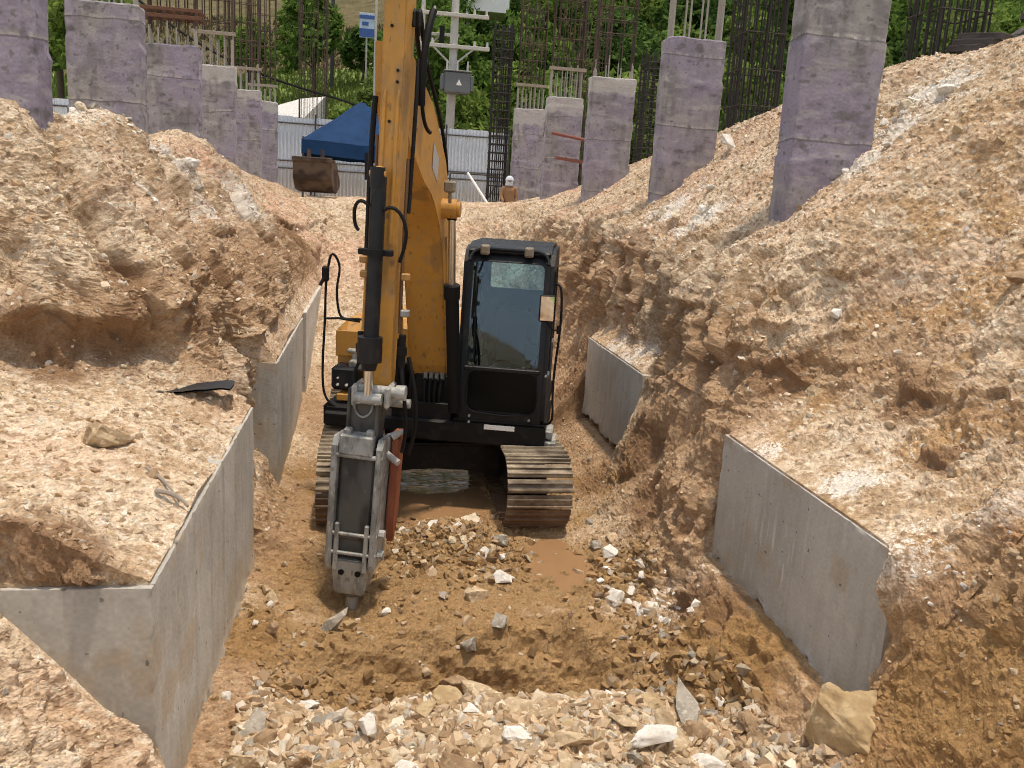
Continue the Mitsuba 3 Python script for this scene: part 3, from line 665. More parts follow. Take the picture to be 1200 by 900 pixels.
def dark_steel(p, n, uv):
    a = tf(p.x * 7, p.y * 7, p.z * 2.5, 3)
    col = mix((0.045, 0.046, 0.046), (0.11, 0.11, 0.105), ss(0.35, 0.65, a))
    return mix(col, (0.40, 0.37, 0.28), ss(0.66, 0.74, tf(p.x * 5 + 2, p.y * 5, p.z * 3, 3) * 0.75 + 0.25 * tf(p.x * 40, p.y * 40, p.z * 40, 2)) * 0.9)


pbr('dark_steel_mat', dark_steel, 0.5, metal=0.2, bump=lambda p, n, uv: tf(p.x * 40, p.y * 40, p.z * 15, 3), bscale=0.003)
pbr('red_rust_mat', lambda p, n, uv: mix((0.20, 0.055, 0.028), (0.33, 0.12, 0.06), tf(p.x * 9, p.y * 9, p.z * 4, 3)), 0.75)


def shoe_color(p, n, uv):
    a = tf(p.x * 3, p.y * 3, p.z * 5, 3)
    g = tf(p.x * 30, p.y * 30, p.z * 40, 2)
    col = mix((0.12, 0.092, 0.065), (0.33, 0.275, 0.20), ss(0.34, 0.62, a))
    col = mix(col, (0.17, 0.085, 0.04), ss(0.62, 0.25, p.z + (g - 0.5) * 0.3) * 0.7)
    return col * (0.75 + 0.5 * g)


pbr('shoe_mat', shoe_color, 0.65, metal=0.15, bump=lambda p, n, uv: tf(p.x * 30, p.y * 30, p.z * 30, 3), bscale=0.006)
pbr('pipe_brown_mat', (0.12, 0.06, 0.025), 0.5)
pbr('pale_mat', (0.40, 0.39, 0.37), 0.5)
pbr('white_mat', (0.72, 0.72, 0.70), 0.5)
pbr('tan_lamp_mat', lambda p, n, uv: mix((0.16, 0.135, 0.10), (0.30, 0.25, 0.19), tf(p.x * 25, p.y * 25, p.z * 25, 2)), 0.7)
scene['tint_glass'] = {'type': 'thindielectric', 'int_ior': 1.65, 'specular_transmittance': {'type': 'rgb', 'value': [0.48, 0.66, 0.72]}, 'specular_reflectance': {'type': 'rgb', 'value': [0.62, 0.82, 0.95]}}

YAW = math.radians(14)
BO = np.array([0.955, 12.1, 0.0])
ROT_U = np.stack([[0, -1, 0], [1, 0, 0], [0, 0, 1]], 1).astype(float)
ROT_S = np.stack([[-math.sin(YAW), -math.cos(YAW), 0], [math.cos(YAW), -math.sin(YAW), 0], [0, 0, 1]], 1)
MU, MS = np.eye(4), np.eye(4)
MU[:3, :3], MU[:3, 3] = ROT_U, BO
MS[:3, :3], MS[:3, 3] = ROT_S, BO
lean = math.radians(0.7)
TL = np.eye(4)
TL[1:3, 1:3] = [[math.cos(lean), math.sin(lean)], [-math.sin(lean), math.cos(lean)]]
PIV = np.eye(4)
PIV[:3, 3] = [0, 0, 4.4]
MA = MS @ trimesh.transformations.translation_matrix([0, 0.075, 0]) @ PIV @ TL @ np.linalg.inv(PIV)            # arm frame, a little out of plumb


def pl(m, M):
    m = m.copy()
    m.apply_transform(M)
    return m


exc = thing('breaker_excavator', 'yellow tracked excavator with black cab and grey hydraulic breaker standing in the trench', 'excavator')


def ep(base, m, mat, M=MS, parent=exc, smooth=30, **kw):
    return put(base, pl(cat(m) if isinstance(m, list) else m, M), mat, parent, smooth=smooth, **kw)


# tracks
RI, CL, SW = 0.43, 1.62, 0.82
prof = [(-0.086, 0), (0.086, 0), (0.086, 0.022), (0.070, 0.030), (0.064, 0.066), (0.046, 0.066), (0.036, 0.026), (-0.02, 0.024), (-0.026, 0.05), (-0.042, 0.05), (-0.05, 0.022), (-0.086, 0.018)]
shoe = mikit.ply(prism(prof, -SW / 2, SW / 2), 'shoe_mat')
PATH = 4 * CL + 2 * math.pi * RI
NS = int(round(PATH / 0.192))
for side in (-1, 1):
    lc = side * (1.565 - SW / 2)
    tr = nm('track', exc)
    for i in range(NS):
        u = (i + 0.3) / NS * PATH
        if u < 2 * CL:
            s, z, a = CL - u, RI, 0.0
            sag = -0.035 * math.sin(math.pi * u / (2 * CL)) ** 2
            s, z, nx, nz = CL - u, RI + sag, 0, 1
        elif u < 2 * CL + math.pi * RI:
            t = (u - 2 * CL) / RI
            s, z, nx, nz = -CL - RI * math.sin(t), RI * math.cos(t), -math.sin(t), math.cos(t)
        elif u < 4 * CL + math.pi * RI:
            s, z, nx, nz = -CL + (u - 2 * CL - math.pi * RI), -RI, 0, -1
        else:
            t = (u - 4 * CL - math.pi * RI) / RI
            s, z, nx, nz = CL + RI * math.sin(t), -RI * math.cos(t), math.sin(t), -math.cos(t)
        M = np.eye(4)
        M[:3, 0], M[:3, 1], M[:3, 2], M[:3, 3] = [nz, 0, -nx], [0, 1, 0], [nx, 0, nz], [s, lc, z + 0.475]
        put('shoe', shoe, None, tr, to_world=T((MU @ M).tolist()))
    ms = []
    ep('track_frame', [box(0, lc - side * 0.05, 0.48, 2.6, 0.5, 0.34, 0.03), box(0, lc - side * 0.1, 0.3, 2.4, 0.36, 0.2, 0.02)], 'black_mat', MU, tr)
    ep('idler', [rod((CL, lc - 0.09, 0.475), (CL, lc + 0.09, 0.475), RI - 0.03, 28), rod((CL, lc - 0.15, 0.475), (CL, lc + 0.15, 0.475), 0.14, 16)], 'black_mat', MU, tr)
    ep('sprocket', [rod((-CL, lc - 0.06, 0.475), (-CL, lc + 0.06, 0.475), RI - 0.04, 22), rod((-CL, lc - 0.2, 0.475), (-CL, lc + 0.2, 0.475), 0.2, 16)], 'black_mat', MU, tr)
    for q in range(6):
        ep('roller', rod((-1.2 + q * 0.48, lc - 0.2, 0.17), (-1.2 + q * 0.48, lc + 0.2, 0.17), 0.11, 14), 'black_mat', MU, tr)
arch = [(-0.86, 0.26), (-0.75, 0.30), (-0.4, 0.37), (0, 0.39), (0.4, 0.37), (0.75, 0.30), (0.86, 0.26), (0.86, 0.66), (0.5, 0.78), (-0.5, 0.78), (-0.86, 0.66)]
cb = prism(arch, -0.62, 0.62, 0.02)
cb.apply_transform(np.array([[0, 1, 0, 0], [1, 0, 0, 0], [0, 0, 1, 0], [0, 0, 0, 1.0]]))
cb.invert()
ep('car_body', [cb, box(0.62, 0, 0.76, 0.12, 1.5, 0.05, 0.01)], 'black_mat', MU)
ep('swing_ring', rod((0, 0, 0.74), (0, 0, 1.02), 0.62, 36), 'black_mat')
# upper deck
deck = [box(-0.55, 0.1, 1.1, 3.2, 2.9, 0.2, 0.03), box(0.6, 0, 1.0, 0.9, 0.9, 0.16, 0.02), box(0.92, -0.05, 1.26, 0.10, 0.80, 0.30, 0.01)]
ep('deck', deck, 'black_mat')
ep('cab_base', [box(0.22, 0.99, 1.07, 1.66, 1.22, 0.30, 0.02), box(1.045, 0.99, 1.235, 0.03, 1.20, 0.018)], 'black_mat')
ep('white_plate', box(1.062, 1.0, 1.165, 0.012, 0.40, 0.065, 0.003), 'white_mat', label='small white plate under the cab')
for l, z in ((0.60, 1.30), (1.38, 1.30), (1.56, 1.9), (0.60, 1.22)):
    ep('bolt', rod((1.05, l, z), (1.085, l, z), 0.016, 8), 'steel_mat')
# cab
side_prof = [(-0.62, 1.24), (1.04, 1.24), (1.06, 1.5), (1.045, 2.1), (0.92, 3.30), (0.80, 3.46), (0.6, 3.52), (-0.5, 3.52), (-0.62, 3.42)]
outer = prism(side_prof, 0.41, 1.57, 0.05)
tomf = lambda m: m3.Manifold(m3.Mesh(np.asarray(m.vertices, np.float32), np.asarray(m.faces, np.uint32)))


def tm(M):
    q = M.to_mesh()
    return trimesh.Trimesh(q.vert_properties[:, :3], q.tri_verts, process=False)


def rrect(l0, l1, z0, z1, r):
    c = m3.CrossSection.square([l1 - l0 - 2 * r, z1 - z0 - 2 * r]).translate([l0 + r, z0 + r]).offset(r, m3.JoinType.Round, 2.0, 24)
    return c


def frontcut(l0, l1, z0, z1, r, s0, s1):
    """opening with rounded corners through the front: drawn in (l, z), cut along s"""
    m = m3.Manifold.extrude(rrect(l0, l1, z0, z1, r), s1 - s0)
    return m.transform(np.array([[0, 0, 1, s0], [1, 0, 0, 0], [0, 1, 0, 0]], float))


inner = prism([(-0.55, 1.32), (0.97, 1.32), (0.99, 1.5), (0.97, 2.1), (0.85, 3.28), (0.72, 3.40), (-0.45, 3.43), (-0.55, 3.35)], 0.48, 1.50)
cabm = tomf(outer) - tomf(inner)
cabm -= frontcut(0.53, 1.45, 1.96, 3.29, 0.07, 0.5, 1.3)
cabm -= frontcut(0.56, 1.45, 1.37, 1.90, 0.10, 0.5, 1.3)
cabm -= frontcut(0.60, 1.38, 2.82, 3.3, 0.05, -1.0, -0.4)
for lo in (0.3, 1.45):                                        # side windows
    for a0, a1, z0 in ((-0.5, 0.1, 2.1), (0.2, 0.86, 1.75)):
        m = m3.Manifold.extrude(m3.CrossSection.square([a1 - a0, 3.2 - z0]).translate([a0, z0]).offset(-0.05).offset(0.05, m3.JoinType.Round), 0.25)
        cabm -= m.transform(np.array([[1, 0, 0, 0], [0, 0, 1, lo], [0, 1, 0, 0]], float))
cab = ep('cab', tm(cabm), 'navy_mat', smooth=25)


def pane(pts):
    return trimesh.Trimesh(np.array(pts, float), [[0, 1, 2], [0, 2, 3]], process=False)


ep('windscreen', pane([(1.035, 0.51, 1.94), (1.035, 1.47, 1.94), (0.905, 1.47, 3.31), (0.905, 0.51, 3.31)]), 'tint_glass', parent=cab, smooth=False)
ep('lower_pane', pane([(1.035, 0.54, 1.35), (1.035, 1.47, 1.35), (1.032, 1.47, 1.92), (1.032, 0.54, 1.92)]), 'lower_pane_mat', parent=cab, smooth=False)
ep('rear_pane', pane([(-0.585, 0.58, 2.80), (-0.585, 1.4, 2.80), (-0.585, 1.4, 3.32), (-0.585, 0.58, 3.32)]), 'tint_glass', parent=cab, smooth=False)
for lo in (0.44, 1.535):
    for a0, a1, z0 in ((-0.52, 0.12, 2.08), (0.18, 0.88, 1.73)):
        ep('side_pane', pane([(a0, lo, z0), (a1, lo, z0), (a1, lo, 3.22), (a0, lo, 3.22)]), 'tint_glass', parent=cab, smooth=False)
ep('window_seal', tube(curve([(1.068, 0.55, 1.93), (1.072, 0.545, 1.5), (1.072, 0.60, 1.385), (1.072, 0.72, 1.355), (1.072, 1.3, 1.355), (1.072, 1.40, 1.385), (1.072, 1.455, 1.5), (1.068, 1.46, 1.93)], 40), 0.008, 6), 'rubber_mat', parent=cab)
ep('window_bar', box(1.045, 0.99, 1.93, 0.04, 0.98, 0.055, 0.01), 'navy_mat', parent=cab)
ep('roof_rail', [tube(curve([(0.98, 0.50, 3.30), (0.92, 0.56, 3.42), (0.90, 0.8, 3.455), (0.90, 1.2, 3.455), (0.92, 1.44, 3.42), (0.98, 1.5, 3.30)], 24), 0.022, 8), box(0.86, 0.99, 3.42, 0.10, 1.05, 0.05, 0.02)], 'navy_mat', parent=cab)
for l in (0.68, 1.24):
    ep('roof_latch', [box(0.93, l, 3.44, 0.09, 0.115, 0.13, 0.018), box(0.99, l, 3.44, 0.02, 0.085, 0.095, 0.006)], 'tan_lamp_mat', parent=cab)
ep('wiper', tube([(1.06, 0.62, 2.0), (1.0, 0.60, 2.7), (0.965, 0.605, 3.1)], 0.009, 6), 'rubber_mat', parent=cab)
ep('operator_seat', [box(0.1, 0.99, 1.75, 0.55, 0.52, 0.16, 0.05), box(-0.2, 0.99, 2.2, 0.14, 0.5, 0.8, 0.05), box(0.1, 0.99, 1.5, 0.4, 0.4, 0.34, 0.02)], 'rubber_mat', parent=cab)
ep('console', [box(0.25, 0.68, 1.85, 0.6, 0.14, 0.3, 0.03), box(0.25, 1.3, 1.85, 0.6, 0.14, 0.3, 0.03), rod((0.5, 0.68, 2.0), (0.55, 0.68, 2.25), 0.02), rod((0.5, 1.3, 2.0), (0.55, 1.3, 2.25), 0.02), box(0.75, 1.32, 2.15, 0.06, 0.16, 0.22, 0.01)], 'rubber_mat', parent=cab)
mir = ep('side_mirror', box(1.18, 1.525, 2.78, 0.05, 0.20, 0.34, 0.02), 'rubber_mat')
ep('mirror_glass', box(1.208, 1.525, 2.78, 0.008, 0.165, 0.30), 'mirror_mat', parent=mir)
ep('handrail', tube(curve([(0.95, 1.58, 3.06), (1.0, 1.66, 3.05), (1.02, 1.685, 2.95), (1.02, 1.685, 2.3), (1.02, 1.67, 1.5), (1.0, 1.65, 1.27), (0.95, 1.57, 1.24)], 40), 0.016, 8), 'rubber_mat')
ep('mirror_arm', [tube([(1.02, 1.68, 2.5), (1.12, 1.62, 2.5), (1.15, 1.53, 2.6)], 0.014, 6), rod((1.02, 1.68, 2.45), (1.02, 1.68, 2.55), 0.028)], 'rubber_mat')
ep('step', [box(0.72, 1.66, 0.97, 0.5, 0.16, 0.05, 0.01), box(0.72, 1.64, 1.08, 0.4, 0.1, 0.12, 0.02)], 'steel_mat')
# right-hand side of the machine (left in the photo): hood, tool box, rails
ep('engine_hood', [box(-1.45, 0.0, 1.75, 1.3, 2.5, 0.9, 0.12)], 'yellow_mat')
ep('counterweight', pl(box(0, 0, 0, 0.75, 2.9, 1.1, 0.2), trimesh.transformations.translation_matrix([-2.35, 0, 1.65])), 'yellow_mat')
ep('side_cover', [box(0.15, -1.09, 1.88, 0.9, 0.50, 1.0, 0.16)], 'yellow_mat')
ep('cover_lid', [box(0.61, -1.09, 2.05, 0.03, 0.46, 0.36, 0.03)], 'yellow_mat')
tool = ep('tool_box', [box(0.72, -1.12, 1.62, 0.36, 0.36, 0.32, 0.04)], 'navy_mat')
ep('box_bolt', [rod((0.9, -1.2, 1.54), (0.925, -1.2, 1.54), 0.018), rod((0.9, -1.08, 1.54), (0.925, -1.08, 1.54), 0.018), rod((0.9, -1.2, 1.63), (0.92, -1.2, 1.63), 0.012)], 'white_mat', parent=tool)
ep('work_light', [box(0.74, -1.02, 1.98, 0.12, 0.2, 0.05, 0.015), rod((0.74, -1.02, 1.95), (0.74, -1.02, 1.8), 0.035), box(0.76, -0.98, 1.80, 0.16, 0.2, 0.14, 0.03)], 'steel_mat')
ep('side_strip', [box(0.78, -1.10, 1.375, 0.3, 0.22, 0.09, 0.01)], 'yellow_mat')
bmp = ep('corner_bumper', [box(0.72, -1.14, 1.16, 0.5, 0.5, 0.30, 0.07)], 'rubber_mat')
ep('bumper_stud', [rod((0.97, -1.28, 1.17), (0.99, -1.28, 1.17), 0.018), rod((0.97, -1.0, 1.22), (0.99, -1.0, 1.22), 0.022)], 'steel_mat', parent=bmp)
ep('guard_rail', [tube(curve([(0.95, -1.22, 1.25), (0.95, -1.35, 1.38), (0.95, -1.39, 1.6), (0.95, -1.37, 2.5), (0.95, -1.33, 3.15), (0.93, -1.29, 3.26), (0.9, -1.24, 3.2), (0.9, -1.225, 2.9), (0.9, -1.21, 2.55), (0.9, -1.17, 2.45), (0.9, -1.0, 2.43), (0.9, -0.9, 2.43)], 70), 0.017, 8),
                  tube([(0.95, -1.36, 2.42), (0.92, -1.2, 2.43), (0.9, -0.92, 2.4)], 0.015, 8), box(0.96, -1.37, 3.0, 0.06, 0.09, 0.2, 0.02), rod((0.96, -1.37, 2.98), (1.0, -1.43, 2.85), 0.022)], 'rubber_mat')
# valve block with hoses between arm and cab
vb = ep('valve_block', [box(0.75, 0.06, 1.55, 0.2, 0.5, 0.45, 0.03)], 'black_mat')
for i in range(4):
    ep('hose', tube(curve([(0.87, -0.03 + i * 0.075, 1.72), (0.93, -0.03 + i * 0.07, 1.62), (0.94, -0.02 + i * 0.065, 1.4), (0.9, 0.0 + i * 0.06, 1.2)], 14), 0.022, 8), 'rubber_mat', parent=vb)
    ep('hose_fitting', rod((0.87, -0.03 + i * 0.075, 1.70), (0.87, -0.03 + i * 0.075, 1.80), 0.027, 8), 'steel_mat', parent=vb)
ep('hose', [tube(curve([(0.9, -0.2, 1.2), (0.95, -0.22, 1.5), (0.9, -0.2, 1.8)], 12), 0.025, 8), tube(curve([(0.8, 0.36, 1.25), (0.92, 0.37, 1.7), (0.85, 0.36, 2.3), (0.95, 0.36, 2.6)], 18), 0.02, 8)], 'rubber_mat')
for z in (2.15, 2.32, 2.0, 1.82):
    ep('hose_clamp', box(0.93, 0.365, z, 0.05, 0.07, 0.045, 0.008), 'steel_mat')
# boom
boom_out = [(0.42, 1.45), (0.66, 1.5), (0.92, 1.9), (1.38, 3.0), (1.62, 3.45), (1.85, 3.72), (2.25, 3.98), (2.7, 4.18), (3.2, 4.55), (3.5, 5.0), (3.55, 5.45), (3.2, 5.42), (2.7, 5.12), (2.1, 4.78), (1.6, 4.48), (1.2, 4.05), (0.85, 3.3), (0.5, 2.3), (0.28, 1.75)]
bm = prism(boom_out, -0.245, 0.245, 0.012)
bm = bm.subdivide_to_size(0.4)
bv = np.array(bm.vertices)
bv[:, 1] *= 1 - 0.42 * np.clip((bv[:, 0] - 2.5) / 0.7, 0, 1)
bm.vertices = bv
ep('boom', bm, 'yellow_mat', MS, smooth=20)
ep('boom_decal', pane([(2.15, 0.249, 4.22), (2.48, 0.249, 4.36), (2.45, 0.249, 4.64), (2.10, 0.249, 4.48)]), 'pale_mat', MS, smooth=False, label='pale panel on the side of the boom')
ep('boom_boss', [rod((1.72, -0.42, 3.93), (1.72, 0.42, 3.93), 0.115, 20), rod((1.72, 0.42, 3.93), (1.72, 0.46, 3.93), 0.09, 16)], 'yellow_mat')
ep('boom_foot', [box(0.55, -0.33, 1.5, 0.5, 0.06, 0.75, 0.02), box(0.55, 0.33, 1.5, 0.5, 0.06, 0.75, 0.02), rod((0.5, -0.38, 1.62), (0.5, 0.38, 1.62), 0.09, 16)], 'black_mat')
for sd in (-1, 1):
    cy = ep('boom_cylinder', [rod((1.05, sd * 0.40, 1.35), (1.45, sd * 0.36, 2.93), 0.085, 18), rod((1.43, sd * 0.36, 2.85), (1.47, sd * 0.36, 3.02), 0.10, 18)], 'rubber_mat')
    ep('piston_rod', rod((1.47, sd * 0.36, 3.0), (1.71, sd * 0.36, 3.9), 0.045, 14), 'chrome_mat', parent=cy)
    ep('rod_end', rod((1.69, sd * 0.36 - 0.05, 3.9), (1.69, sd * 0.36 + 0.05, 3.9), 0.105, 18), 'rubber_mat', parent=cy)
    ep('oil_pipe', tube(curve([(1.2, sd * 0.28, 2.2), (1.42, sd * 0.28, 3.0), (1.6, sd * 0.28, 3.6)], 12), 0.014, 6), 'yellow_mat', parent=cy)
ep('boom_light', [box(1.95, 0.36, 4.18, 0.09, 0.13, 0.13, 0.02), rod((1.9, 0.36, 4.0), (1.93, 0.36, 4.12), 0.02)], 'tan_lamp_mat')
for i, (dl, ds) in enumerate(((0.16, 0.0), (0.21, 0.05))):
    ep('boom_hose', tube(curve([(1.3, dl, 4.32), (2.0, dl + 0.02, 4.84 + ds), (2.7, dl + 0.02, 5.2 + ds), (3.2, dl + 0.03, 5.52 + ds), (3.45, dl + 0.04, 5.75), (3.5, dl + 0.05, 5.6)], 30), 0.022, 8), 'rubber_mat')
# stick
stick = ep('stick', prism([(3.76, 2.2), (3.78, 2.5), (3.76, 5.8), (3.66, 6.9), (3.40, 7.0), (3.34, 6.5), (3.36, 5.5), (3.43, 4.6), (3.50, 3.0), (3.55, 2.3), (3.62, 2.15)], -0.105, 0.105, 0.012), 'yellow_mat', MA)
for l, t, w in ((-0.068, 5.0, 0.018), (0.058, 5.0, 0.018)):
    ep('stick_rib', tube([(3.765, l + 0.012, t), (3.78, l + 0.006, t - 0.08), (3.782, l, 4.4), (3.785, l - 0.012, 3.6)], [0.012, w, w, w], 8), 'yellow_mat', MA, parent=stick)
for l, z in ((-0.02, 5.55), (0.05, 5.17), (0.05, 5.07), (-0.01, 4.72)):
    ep('stick_bolt', rod((3.74, l, z), (3.785, l, z), 0.014, 8), 'rubber_mat', MA, parent=stick)
ep('top_bracket', box(3.79, 0.0, 5.86, 0.07, 0.28, 0.04, 0.01), 'rust_mat', MA, parent=stick)
bc = ep('breaker_cylinder', [rod((3.93, -0.045, 4.22), (3.98, -0.05, 2.72), 0.072, 22), rod((3.95, -0.055, 4.12), (3.95, -0.055, 4.3), 0.07, 16), rod((4.0, -0.055, 2.74), (4.0, -0.055, 2.5), 0.118, 20), rod((4.0, -0.055, 2.5), (4.0, -0.055, 2.42), 0.085, 20, 0.065)], 'navy_mat', MA)
ep('piston_rod', rod((4.0, -0.055, 2.45), (4.0, -0.055, 2.16), 0.045, 14), 'chrome_mat', MA, parent=bc)
ep('cylinder_band', [rod((3.985, -0.055, 3.50), (3.985, -0.055, 3.56), 0.10, 18), box(3.95, 0.06, 3.53, 0.06, 0.12, 0.06, 0.01), box(3.95, -0.16, 3.53, 0.06, 0.1, 0.06, 0.01)], 'rubber_mat', MA, parent=bc)
ep('cylinder_lug', [box(3.87, -0.055, 4.23, 0.14, 0.08, 0.16, 0.02), rod((3.95, -0.13, 4.24), (3.95, 0.02, 4.24), 0.03)], 'yellow_mat', MA, parent=bc)
ep('cylinder_pipe', [tube(curve([(3.97, -0.12, 3.95), (3.97, -0.22, 3.98), (3.95, -0.26, 3.9), (3.92, -0.22, 3.72)], 16), 0.017, 8), tube(curve([(3.97, 0.02, 3.92), (3.97, 0.12, 3.94), (3.95, 0.20, 3.85), (3.92, 0.22, 3.62), (3.9, 0.17, 3.45)], 18), 0.017, 8)], 'rubber_mat', MA, parent=bc)
for l, z0, z1, m_ in ((-0.195, 2.75, 3.5, 'yellow_mat'), (-0.14, 2.7, 4.6, 'pipe_brown_mat'), (0.15, 2.7, 3.5, 'yellow_mat'), (0.16, 2.75, 4.4, 'pipe_brown_mat')):
    pp = ep('stick_pipe', tube([(3.72, l, z0), (3.70, l, (z0 + z1) / 2), (3.66, l, z1)], 0.018, 8), m_, MA)
for l, z in ((-0.21, 3.44), (-0.2, 3.3), (0.2, 3.3), (0.21, 2.95)):
    ep('pipe_clamp', box(3.73, l, z, 0.07, 0.085, 0.07, 0.012), 'yellow_mat' if z > 3.2 else 'steel_mat', MA)
for l in (-0.21, 0.2):
    ep('pipe_joint', [rod((3.74, l, 2.74), (3.74, l, 2.42), 0.035, 10), rod((3.74, l, 2.62), (3.74, l, 2.54), 0.05, 6)], 'rubber_mat', MA)
for q_, r_, m_ in (([(3.6, 0.20, 5.3), (3.66, 0.21, 5.0), (3.66, 0.2, 4.5), (3.68, 0.19, 3.9)], 0.02, 'rubber_mat'), ([(3.6, -0.19, 4.95), (3.63, -0.2, 4.6), (3.66, -0.2, 4.1), (3.72, -0.19, 3.5)], 0.028, 'rubber_mat'),
                   ([(3.5, 0.30, 5.75), (3.6, 0.27, 5.5), (3.62, 0.25, 5.2), (3.55, 0.24, 4.9)], 0.035, 'rubber_mat'), ([(3.2, 0.2, 5.35), (3.3, 0.19, 5.0), (3.15, 0.19, 4.8), (2.9, 0.21, 4.7)], 0.02, 'rubber_mat')):
    ep('arm_hose', tube(curve(q_, 20), r_, 8), m_, MA)
ep('breaker_hose', [tube(curve([(3.74, 0.2, 2.45), (3.78, 0.24, 2.2), (3.75, 0.27, 1.9), (3.72, 0.24, 1.55)], 16), 0.02, 8), tube(curve([(3.6, 0.24, 2.5), (3.62, 0.33, 2.1), (3.6, 0.34, 1.8), (3.6, 0.28, 1.5)], 16), 0.022, 8), tube(curve([(3.74, -0.21, 2.45), (3.8, -0.25, 2.25), (3.85, -0.12, 2.1)], 10), 0.018, 8)], 'rubber_mat', MA)
# linkage
ep('link', [rod((3.9, -0.22, 2.2), (3.9, 0.24, 2.2), 0.055, 16), box(3.86, -0.19, 2.16, 0.34, 0.05, 0.22, 0.03), box(3.86, 0.13, 2.16, 0.34, 0.05, 0.22, 0.03), rod((4.0, -0.17, 2.14), (4.0, 0.08, 2.14), 0.055, 14), rod((3.7, -0.2, 2.05), (3.7, 0.30, 2.05), 0.045, 14)], 'steel_mat', MA)
for q_ in (rod((3.9, 0.20, 2.2), (3.9, 0.29, 2.2), 0.075, 16), rod((4.0, 0.03, 2.14), (4.04, 0.03, 2.14), 0.05, 12), rod((4.0, -0.14, 2.14), (4.04, -0.14, 2.14), 0.05, 12)):
    ep('link_pin', q_, 'steel_mat', MA)
# hydraulic breaker, hung from the arm
MH = MS @ trimesh.transformations.translation_matrix([3.80, -0.06, 2.1]) @ np.array([[1, 0, 0, 0], [0, math.cos(.045), math.sin(.045), 0], [0, -math.sin(.045), math.cos(.045), 0], [0, 0, 0, 1.0]])
br = nm('breaker', exc)
bp = lambda base, m, mat, **kw: ep(base, m, mat, MH, br, **kw)
bp('top_plate', [box(0.06, -0.01, -0.17, 0.05, 0.27, 0.52, 0.01), box(-0.02, 0.13, -0.17, 0.3, 0.035, 0.55, 0.01), box(-0.02, -0.15, -0.17, 0.3, 0.035, 0.55, 0.01)], 'dark_steel_mat')
bp('loop', tube(curve([(0.10, -0.09, -0.02), (0.11, -0.08, -0.12), (0.115, -0.01, -0.17), (0.11, 0.06, -0.12), (0.10, 0.07, -0.02)], 16), 0.012, 6), 'steel_mat')
bp('head_block', [box(0.07, -0.025, -0.43, 0.36, 0.33, 0.20, 0.015), box(0.16, -0.13, -0.315, 0.1, 0.075, 0.07, 0.012), box(0.16, 0.09, -0.315, 0.1, 0.075, 0.07, 0.012)], 'steel_mat')
sp = [(-0.22, -0.40), (0.16, -0.36), (0.235, -0.45), (0.235, -1.66), (0.20, -1.74), (-0.18, -1.74), (-0.24, -1.6), (-0.24, -0.5)]
for l in (-0.235, 0.205):
    bp('side_plate', prism(sp, l - 0.03, l + 0.03, 0.01), 'steel_mat')
bp('body', [box(0.0, -0.015, -0.95, 0.34, 0.36, 1.0, 0.03)], 'dark_steel_mat')
bp('lower_body', [box(0.0, -0.015, -1.52, 0.30, 0.36, 0.22, 0.02)], 'dark_steel_mat')
for z, r in ((-0.545, 0.026), (-1.36, 0.020), (-1.56, 0.020)):
    bp('cross_pin', rod((0.205, -0.27, z), (0.205, 0.24, z), r, 12), 'steel_mat')
for l in (-0.165, 0.135):
    bp('clamp_bar', box(0.20, l, -1.50, 0.05, 0.045, 0.5, 0.008), 'steel_mat')
for z in (-1.36, -1.58):
    bp('pin_nut', rod((0.10, 0.24, z), (0.10, 0.30, z), 0.05, 8), 'steel_mat')
low = trimesh.Trimesh(np.array([(a, b, c) for c, h in ((-1.66, 1.0), (-1.98, 0.86), (-2.03, 0.74)) for a in (-0.19 * h, 0.19 * h) for b in (-0.015 - 0.185 * h, -0.015 + 0.185 * h)])).convex_hull
bp('nose', low, 'steel_mat')
bp('nose_hole', [rod((0.16, -0.10, -1.78), (0.192, -0.10, -1.78), 0.03, 12), rod((0.16, 0.07, -1.78), (0.192, 0.07, -1.78), 0.03, 12)], 'rubber_mat')
bp('collar', rod((0, -0.015, -2.02), (0, -0.015, -2.07), 0.13, 20), 'dark_steel_mat')
bp('chisel', rod((0, -0.015, -2.05), (0, -0.015, -2.45), 0.066, 18), 'steel_mat')
bp('rear_plate', [prism([(-0.34, -0.45), (-0.12, -0.42), (-0.10, -1.3), (-0.2, -1.55), (-0.34, -1.3)], 0.25, 0.33, 0.01), box(-0.22, 0.30, -0.42, 0.12, 0.12, 0.16, 0.03)], 'red_rust_mat', label='rust red plate on the side of the breaker')
for q_ in (rod((-0.05, 0.22, -0.56), (0.02, 0.36, -0.62), 0.035, 10), rod((-0.12, 0.25, -0.40), (-0.14, 0.36, -0.33), 0.045, 8, 0.02)):
    bp('hose_port', q_, 'pale_mat')
# ---------------------------------------------------------------- puddles
scene['mud_water'] = {'type': 'twosided', 'bsdf': {'type': 'bumpmap', 'arbitrary': mikit.proc(lambda p, n, uv: tf(p.x * 3, p.y * 9, 0.3, 3), eps=0.01), 'scale': 0.005,
                      'bsdf': {'type': 'principled', 'base_color': {'type': 'rgb', 'value': [0.31, 0.185, 0.095]}, 'roughness': 0.05, 'specular': 0.5}}}


def puddle(cx, cy, rx, ry, z, seed, label):
    a = np.linspace(0, 2 * np.pi, 64, endpoint=False)
    k = 0.75 + 0.5 * fb(np.stack([np.cos(a) * 1.3 + seed, np.sin(a) * 1.3, a * 0], 1), 3, seed)
    ring = np.stack([cx + rx * k * np.cos(a), cy + ry * k * np.sin(a), np.full(64, z)], 1)
    v = np.vstack([ring, [[cx, cy, z]]])
    put('puddle', trimesh.Trimesh(v, [[i, (i + 1) % 64, 64] for i in range(64)], process=False), 'mud_water', kind='structure', label=label)


